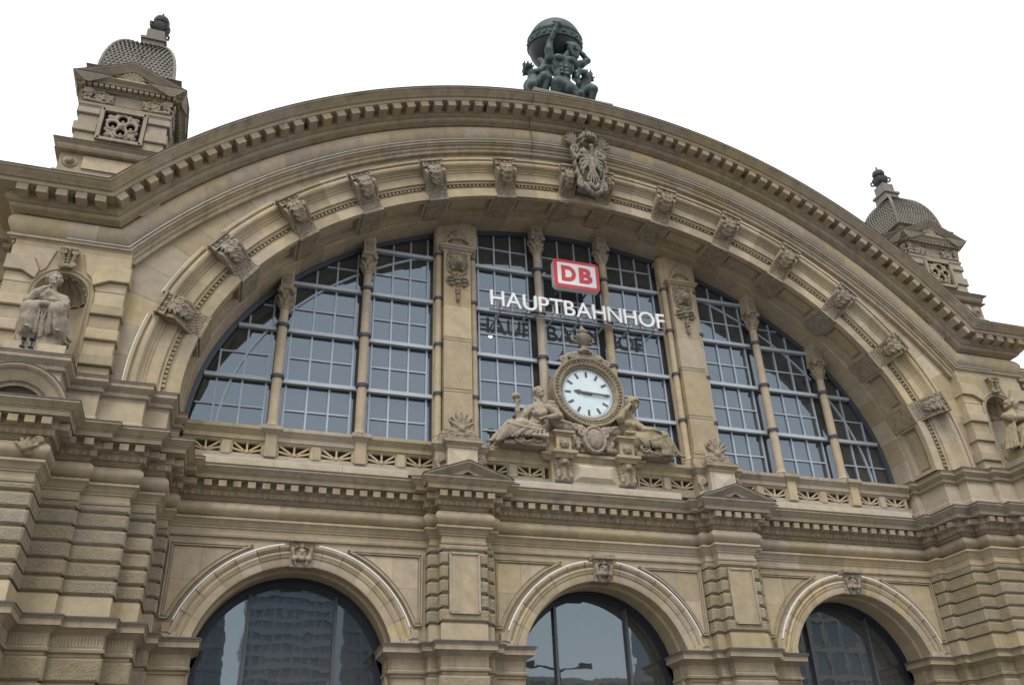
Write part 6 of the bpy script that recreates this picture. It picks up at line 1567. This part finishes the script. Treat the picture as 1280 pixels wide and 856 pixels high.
s.chain([(19.2, -.55, 16.15), (19.55, -1.15, 16.28)], [.29, .25], .1).chain([(19.55, -1.15, 16.28), (19.6, -1.1, 15.9), (19.6, -1.1, 15.6)], [.24, .21, .16], .08)
foot_(s, (18.7, -1.15, 15.58), (-.1, -1, -.15), .36); foot_(s, (19.62, -1.15, 15.58), (.3, -1, -.15), .36)
s.ell((19.15, -.8, 15.9), (.5, .32, .5), .06).ell((19.1, -.88, 16.4), (.4, .2, .2), .06)
drape(s, [(18.72, -1.15, 16.34), (19.0, -1.4, 16.4), (19.3, -1.08, 16.26), (19.58, -1.36, 16.36), (19.78, -1.1, 16.3)], [(18.45, -.95, 15.46), (18.75, -1.2, 15.62), (19.15, -1.02, 15.42), (19.55, -1.2, 15.62), (19.8, -.95, 15.46)], 17, .046, (0, -.03, 0), seed=16)
drape(s, [(18.72, -1.0, 16.45), (18.75, -1.3, 16.3)], [(19.5, -1.05, 16.42), (19.5, -1.3, 16.26)], 4, .042, (0, -.04, -.12), seed=17)
drape(s, [(18.62, -.95, 16.7), (18.55, -.55, 16.6)], [(18.4, -1.0, 15.58), (18.2, -.5, 15.55)], 6, .062, seed=18)
folds(s, [(18.6, -.7, 17.15), (18.75, -.82, 17.0)], [(18.5, -.75, 16.3), (18.65, -1.0, 16.2)], (-.03, -.04, 0), 7, 0.037, .03)
folds(s, [(18.8, -.78, 17.1), (19.35, -.76, 17.1)], [(18.8, -.78, 16.45), (19.25, -.78, 16.45)], (0, -.03, 0), 9, 0.028, .05, .015)
s.build('figure', 'statue', NR, label='seated woman figure').matrix_parent_inverse = Matrix.Translation(NR.location).inverted()

# ---- floodlights on the ledge by the left statue
def flood(loc, rz, lab):
    t = thing('floodlight', lab, 'floodlight', loc, 'black floodlights by the left statue'); t.rotation_euler = (0, 0, rz)
    MB().box((-.07, -.06, .26), (.07, .1, .42)).build('housing', 'lamp', t); MB().box((-.055, -.075, .28), (.055, -.06, .4)).build('lens', 'lamp', t)
    MB().tube([(0, .03, 0), (.0, .02, .12), (0, .02, .28)], .03).build('stem', 'lamp', t); MB().box((-.07, -.05, 0), (.07, .07, .03)).build('base', 'lamp', t)
flood((-19.58, -1.42, 14.85), .2, 'left one of the twin black floodlights at the left statue\'s feet')
flood((-19.36, -1.42, 14.85), -.1, 'right one of the twin black floodlights at the left statue\'s feet')
flood((-18.5, -1.1, 14.85), .6, 'single black floodlight on a thin bar at the right corner of the left niche ledge')

# ================================================================== BRONZE GROUP on the gable
BX, BY, BZ = .1, 2.37, 33.0
pl = link('plinth', None, ST)
MB().box((-1.85, .85, 29), (1.95, 4.2, 32.36)).build('block', 'tower', pl); MB().box((-1.6, 1.0, 32.36), (2.05, 4.1, 32.6)).build('slab', 'tower', pl)
sweep([(-1.85, 4.2), (-1.85, .85), (1.95, .85), (1.95, 4.2)], [(-.1,32.3),(.05,32.32),(.12,32.45),(.13,32.52),(-.1,32.56)], 'plan').build('cap', 'tower', pl)
BG = thing('bronze_group', 'green bronze group of a giant carrying a globe with two crouching figures above the gable', 'statue', (BX, BY, BZ))
inv = Matrix.Translation(BG.location).inverted()
gl = link('globe', None, BG); gc_ = (.05, 2.45, 37.75); gr = 1.4
def globe_mesh():
    mb = MB(); pts = [(gr*math.cos(a), gr*math.sin(a)) for a in np.linspace(-math.pi/2, math.pi/2, 29)]
    mb.lathe([(max(.001, r), h) for r, h in pts], (0, 0, 0), 48); return mb
tilt = Matrix.Rotation(R_(-2), 4, 'Y') @ Matrix.Rotation(R_(15), 4, 'X')
def gput(o):
    o.matrix_parent_inverse = inv; o.matrix_basis = Matrix.Translation(gc_) @ tilt
    return o
o = globe_mesh().build('sphere', 'bronze_dark', gl); gput(o)
cap_ = MB().lathe([(max(.001, (gr+.012)*math.cos(a)), (gr+.012)*math.sin(a)) for a in np.linspace(.25, math.pi/2, 14)], (0, 0, 0), 48).build('upper_shell', 'bronze', gl); gput(cap_)
bd = MB().lathe([(gr*.99, -.22), (gr+.05, -.21), (gr+.05, -.17), (gr+.025, -.16), (gr+.025, .2), (gr+.05, .21), (gr+.05, .25), (gr*.97, .27)], (0, 0, 0), 64).build('band', 'bronze', gl); gput(bd)
s = Sculpt((-1.8, -1.8, -.4), (1.8, 1.8, .4), .035)
for k in range(24):
    a = 2*math.pi*k/24+random.uniform(-.05, .05); c_, n_ = math.cos(a), math.sin(a); R0 = gr+.005
    s.ell((R0*c_, R0*n_, random.uniform(-.03, .05)), (.09, .09, random.uniform(.06, .11)), .03); s.chain([(R0*math.cos(a-.06), R0*math.sin(a-.06), -.08), (R0*math.cos(a), R0*math.sin(a), .0), (R0*math.cos(a+.08), R0*math.sin(a+.08), random.uniform(-.1, .12))], [.05, .06, .04], .02)
zo = s.build('zodiac_relief', 'bronze', gl, kind='stuff'); gput(zo)
# the giant
s = Sculpt((-1.4, .6, 32.9), (2.0, 3.4, 39.1), .036)
s.ell((-.1, 1.65, 34.35), (.52, .42, .5), .12).ell((-.05, 1.6, 34.95), (.42, .34, .5), .12).ell((.02, 1.62, 35.65), (.58, .42, .56), .13)
for q in (-1, 1):
    s.ell((.02+q*.3, 1.25, 35.85), (.3, .16, .22), .08)
    for k in range(3): s.ell((-.05+q*.14, 1.26, 35.3-.24*k), (.13, .09, .12), .05)
s.chain([(-.62, 1.7, 36.05), (.05, 1.85, 36.3), (.66, 1.7, 36.05)], [.27, .33, .27], .12).cap((.15, 1.6, 36.2), (.38, 1.42, 36.55), .24, .2, .08)
head(s, (.52, 1.36, 36.75), .4, (.35, -.85, -.45), (.1, -.3, 1), hair='beard')
s.chain([(-.62, 1.65, 36.05), (-.72, 1.5, 36.5), (-.68, 1.42, 36.95)], [.24, .21, .16], .08).chain([(-.68, 1.42, 36.95), (-.5, 1.1, 37.5), (-.35, .9, 37.95)], [.16, .14, .095], .05)
hand_(s, (-.35, .88, 37.93), (.2, .35, 1), (.1, 1, -.3), .62, .25)
s.chain([(.68, 1.7, 36.05), (1.1, 1.7, 36.25), (1.45, 1.65, 36.55)], [.24, .2, .16], .08).chain([(1.45, 1.65, 36.55), (1.2, 1.6, 36.85), (.98, 1.55, 37.05)], [.15, .13, .095], .05)
hand_(s, (.98, 1.5, 37.02), (-.5, .2, .8), (-.2, 1, .2), .5, .4, -1)
s.ell((.1, 2.2, 36.2), (.7, .5, .5), .15)
s.chain([(-.32, 1.7, 34.15), (-.5, 1.3, 33.95), (-.6, 1.12, 33.9)], [.38, .33, .26], .1).chain([(-.6, 1.15, 33.85), (-.56, 1.5, 33.3), (-.5, 1.7, 33.05)], [.32, .27, .2], .08)
s.chain([(.2, 1.75, 34.1), (.3, 1.5, 33.7), (.35, 1.45, 33.5)], [.38, .32, .26], .1).chain([(.35, 1.45, 33.5), (.4, 1.9, 33.25), (.45, 2.3, 33.1)], [.3, .24, .18], .08)
foot_(s, (-.52, 1.6, 33.1), (-.2, -1, -.1), .5)
folds(s, [(-.4, 1.2, 34.4), (.5, 1.25, 34.35)], [(-.3, 1.0, 33.5), (.5, 1.1, 33.2)], (.08, -.1, -.05), 8, 0.090, .1)
s.ell((.05, 1.25, 33.8), (.45, .3, .4), .1)
o = s.build('giant', 'bronze', BG, label='bearded bare-chested giant'); o.matrix_parent_inverse = inv @ Matrix.Translation((0, 0, -.32))
# crouching helper on the left, seen from behind
s = Sculpt((-2.7, .8, 32.9), (-.7, 3.2, 36.2), .036)
s.ell((-1.85, 1.85, 33.75), (.42, .42, .42), .12).ell((-1.72, 1.8, 34.15), (.36, .34, .4), .12).ell((-1.66, 1.75, 34.45), (.38, .33, .32), .1)
head(s, (-2.1, 1.75, 34.7), .28, (-.3, .7, .3), hair='crown'); s.cap((-1.85, 1.78, 34.55), (-2.05, 1.76, 34.65), .17, .15, .06)
s.chain([(-1.5, 1.72, 34.6), (-1.3, 1.6, 34.9), (-1.25, 1.55, 35.2)], [.2, .17, .13], .06).chain([(-1.25, 1.55, 35.2), (-1.32, 1.6, 35.45), (-1.35, 1.7, 35.6)], [.13, .11, .09], .05); hand_(s, (-1.35, 1.7, 35.55), (-.2, .3, 1), (.3, .8, 0), .36, .5)
s.chain([(-1.9, 1.7, 34.5), (-1.6, 1.4, 34.4), (-1.3, 1.3, 34.7)], [.19, .16, .12], .06)
hand_(s, (-1.3, 1.3, 34.7), (.4, .2, .9), (.3, .8, 0), .34, .5)
s.chain([(-1.7, 1.7, 33.7), (-1.35, 1.35, 34.0), (-1.2, 1.3, 33.9)], [.32, .28, .22], .08).chain([(-1.2, 1.3, 33.9), (-1.3, 1.5, 33.4), (-1.35, 1.6, 33.1)], [.22, .19, .14], .06)
s.chain([(-1.95, 1.8, 33.65), (-2.0, 1.4, 33.35), (-1.9, 1.5, 33.1)], [.32, .24, .16], .08); foot_(s, (-1.95, 1.5, 33.1), (-.3, -1, -.1), .36)
s.build('crouching_figure', 'bronze', BG, label='crouching figure at the left of the globe').matrix_parent_inverse = inv @ Matrix.Translation((.22, 0, 0))
# crouching helper on the right
s = Sculpt((.4, .8, 32.9), (2.4, 3.2, 36.4), .036)
s.ell((1.05, 1.85, 33.85), (.42, .42, .42), .12).ell((1.15, 1.75, 34.25), (.36, .34, .38), .12).ell((1.25, 1.7, 34.55), (.38, .32, .3), .1)
head(s, (1.55, 1.65, 35.0), .28, (.75, -.3, .1), hair='crown'); s.cap((1.35, 1.7, 34.7), (1.5, 1.66, 34.9), .17, .15, .06)
s.chain([(1.45, 1.62, 34.72), (1.1, 1.25, 34.85), (.85, 1.2, 34.8)], [.19, .16, .13], .06).chain([(.85, 1.2, 34.8), (.75, 1.25, 34.45), (.78, 1.3, 34.25)], [.13, .11, .09], .05); hand_(s, (.78, 1.28, 34.25), (.1, 0, -1), (.3, .8, 0), .36, .5)
s.chain([(1.0, 1.7, 34.7), (.95, 2.0, 35.2), (1.0, 2.1, 35.7)], [.18, .16, .12], .06)
s.chain([(1.1, 1.75, 33.8), (1.45, 1.35, 33.9), (1.55, 1.25, 33.8)], [.32, .27, .22], .08).chain([(1.55, 1.25, 33.8), (1.5, 1.5, 33.35), (1.45, 1.6, 33.1)], [.22, .18, .14], .06); foot_(s, (1.45, 1.6, 33.1), (.3, -1, -.1), .36)
s.chain([(1.0, 1.8, 33.7), (.85, 1.4, 33.4), (.9, 1.5, 33.1)], [.3, .24, .16], .08)
s.build('crouching_figure', 'bronze', BG, label='crouching figure at the right of the globe').matrix_parent_inverse = inv @ Matrix.Translation((-.15, 0, 0))

# ================================================================== THE SQUARE BEHIND THE CAMERA (seen mirrored in the lower windows)
def block(name, lab, cat, x0, x1, y0, y1, h, mat, floors, bays, glassmat='tower_glass', rec=.15):
    B = thing(name, lab, cat, ((x0+x1)/2, y1, 0)); cx_, cy_ = (x0+x1)/2, y1
    MB().box((x0-cx_, y0-cy_, 0), (x1-cx_, -rec-.1, h)).build('core', glassmat, B, smooth=0)
    mb = MB(); fh = h/floors
    for k in range(floors+1): mb.box((x0-cx_-.1, -rec-.05, k*fh-.4 if k else 0), (x1-cx_+.1, .0, min(h+.6, k*fh+.4)))
    bw = (x1-x0)/bays
    for k in range(bays+1): mb.box((x0-cx_+k*bw-bw*.1, -rec-.04, 0), (x0-cx_+k*bw+bw*.1, -.03, h))
    mb.build('facade_grid', mat, B, 'stuff', 0); return B
block('office_tower', 'blue glass office tower across the square', 'building', -48, -12, -150, -112, 46, 'grid', 14, 16)
block('office_tower', 'pale striped office tower across the square', 'building', -9, 4, -125, -103, 44, 'office', 26, 9)
block('office_tower', 'grey office slab across the square', 'building', 8, 24, -150, -118, 46, 'grid', 15, 10)
block('hotel_building', 'long low pale building across the square', 'building', 26, 66, -130, -100, 23.5, 'render_', 6, 14)
block('hotel_building', 'tall corner building across the square', 'building', 70, 130, -140, -100, 44, 'render_', 9, 18)
t = thing('street_lamp', 'double-armed street lamp on the square', 'street lamp', (17.5, -45, 0))
MB().lathe([(.14, 0), (.1, 6), (.08, 15.6)], (0, 0, 0), 10).build('pole', 'lamp', t)
for sx in (-1, 1):
    MB().bar((0, 0, 15.4), (sx*2.6, 0, 15.7), .14, .14).build('arm', 'lamp', t); MB().box((sx*2.6-.6, -.25, 15.55), (sx*2.6+.6, .25, 15.9)).build('lamp_head', 'lamp', t)
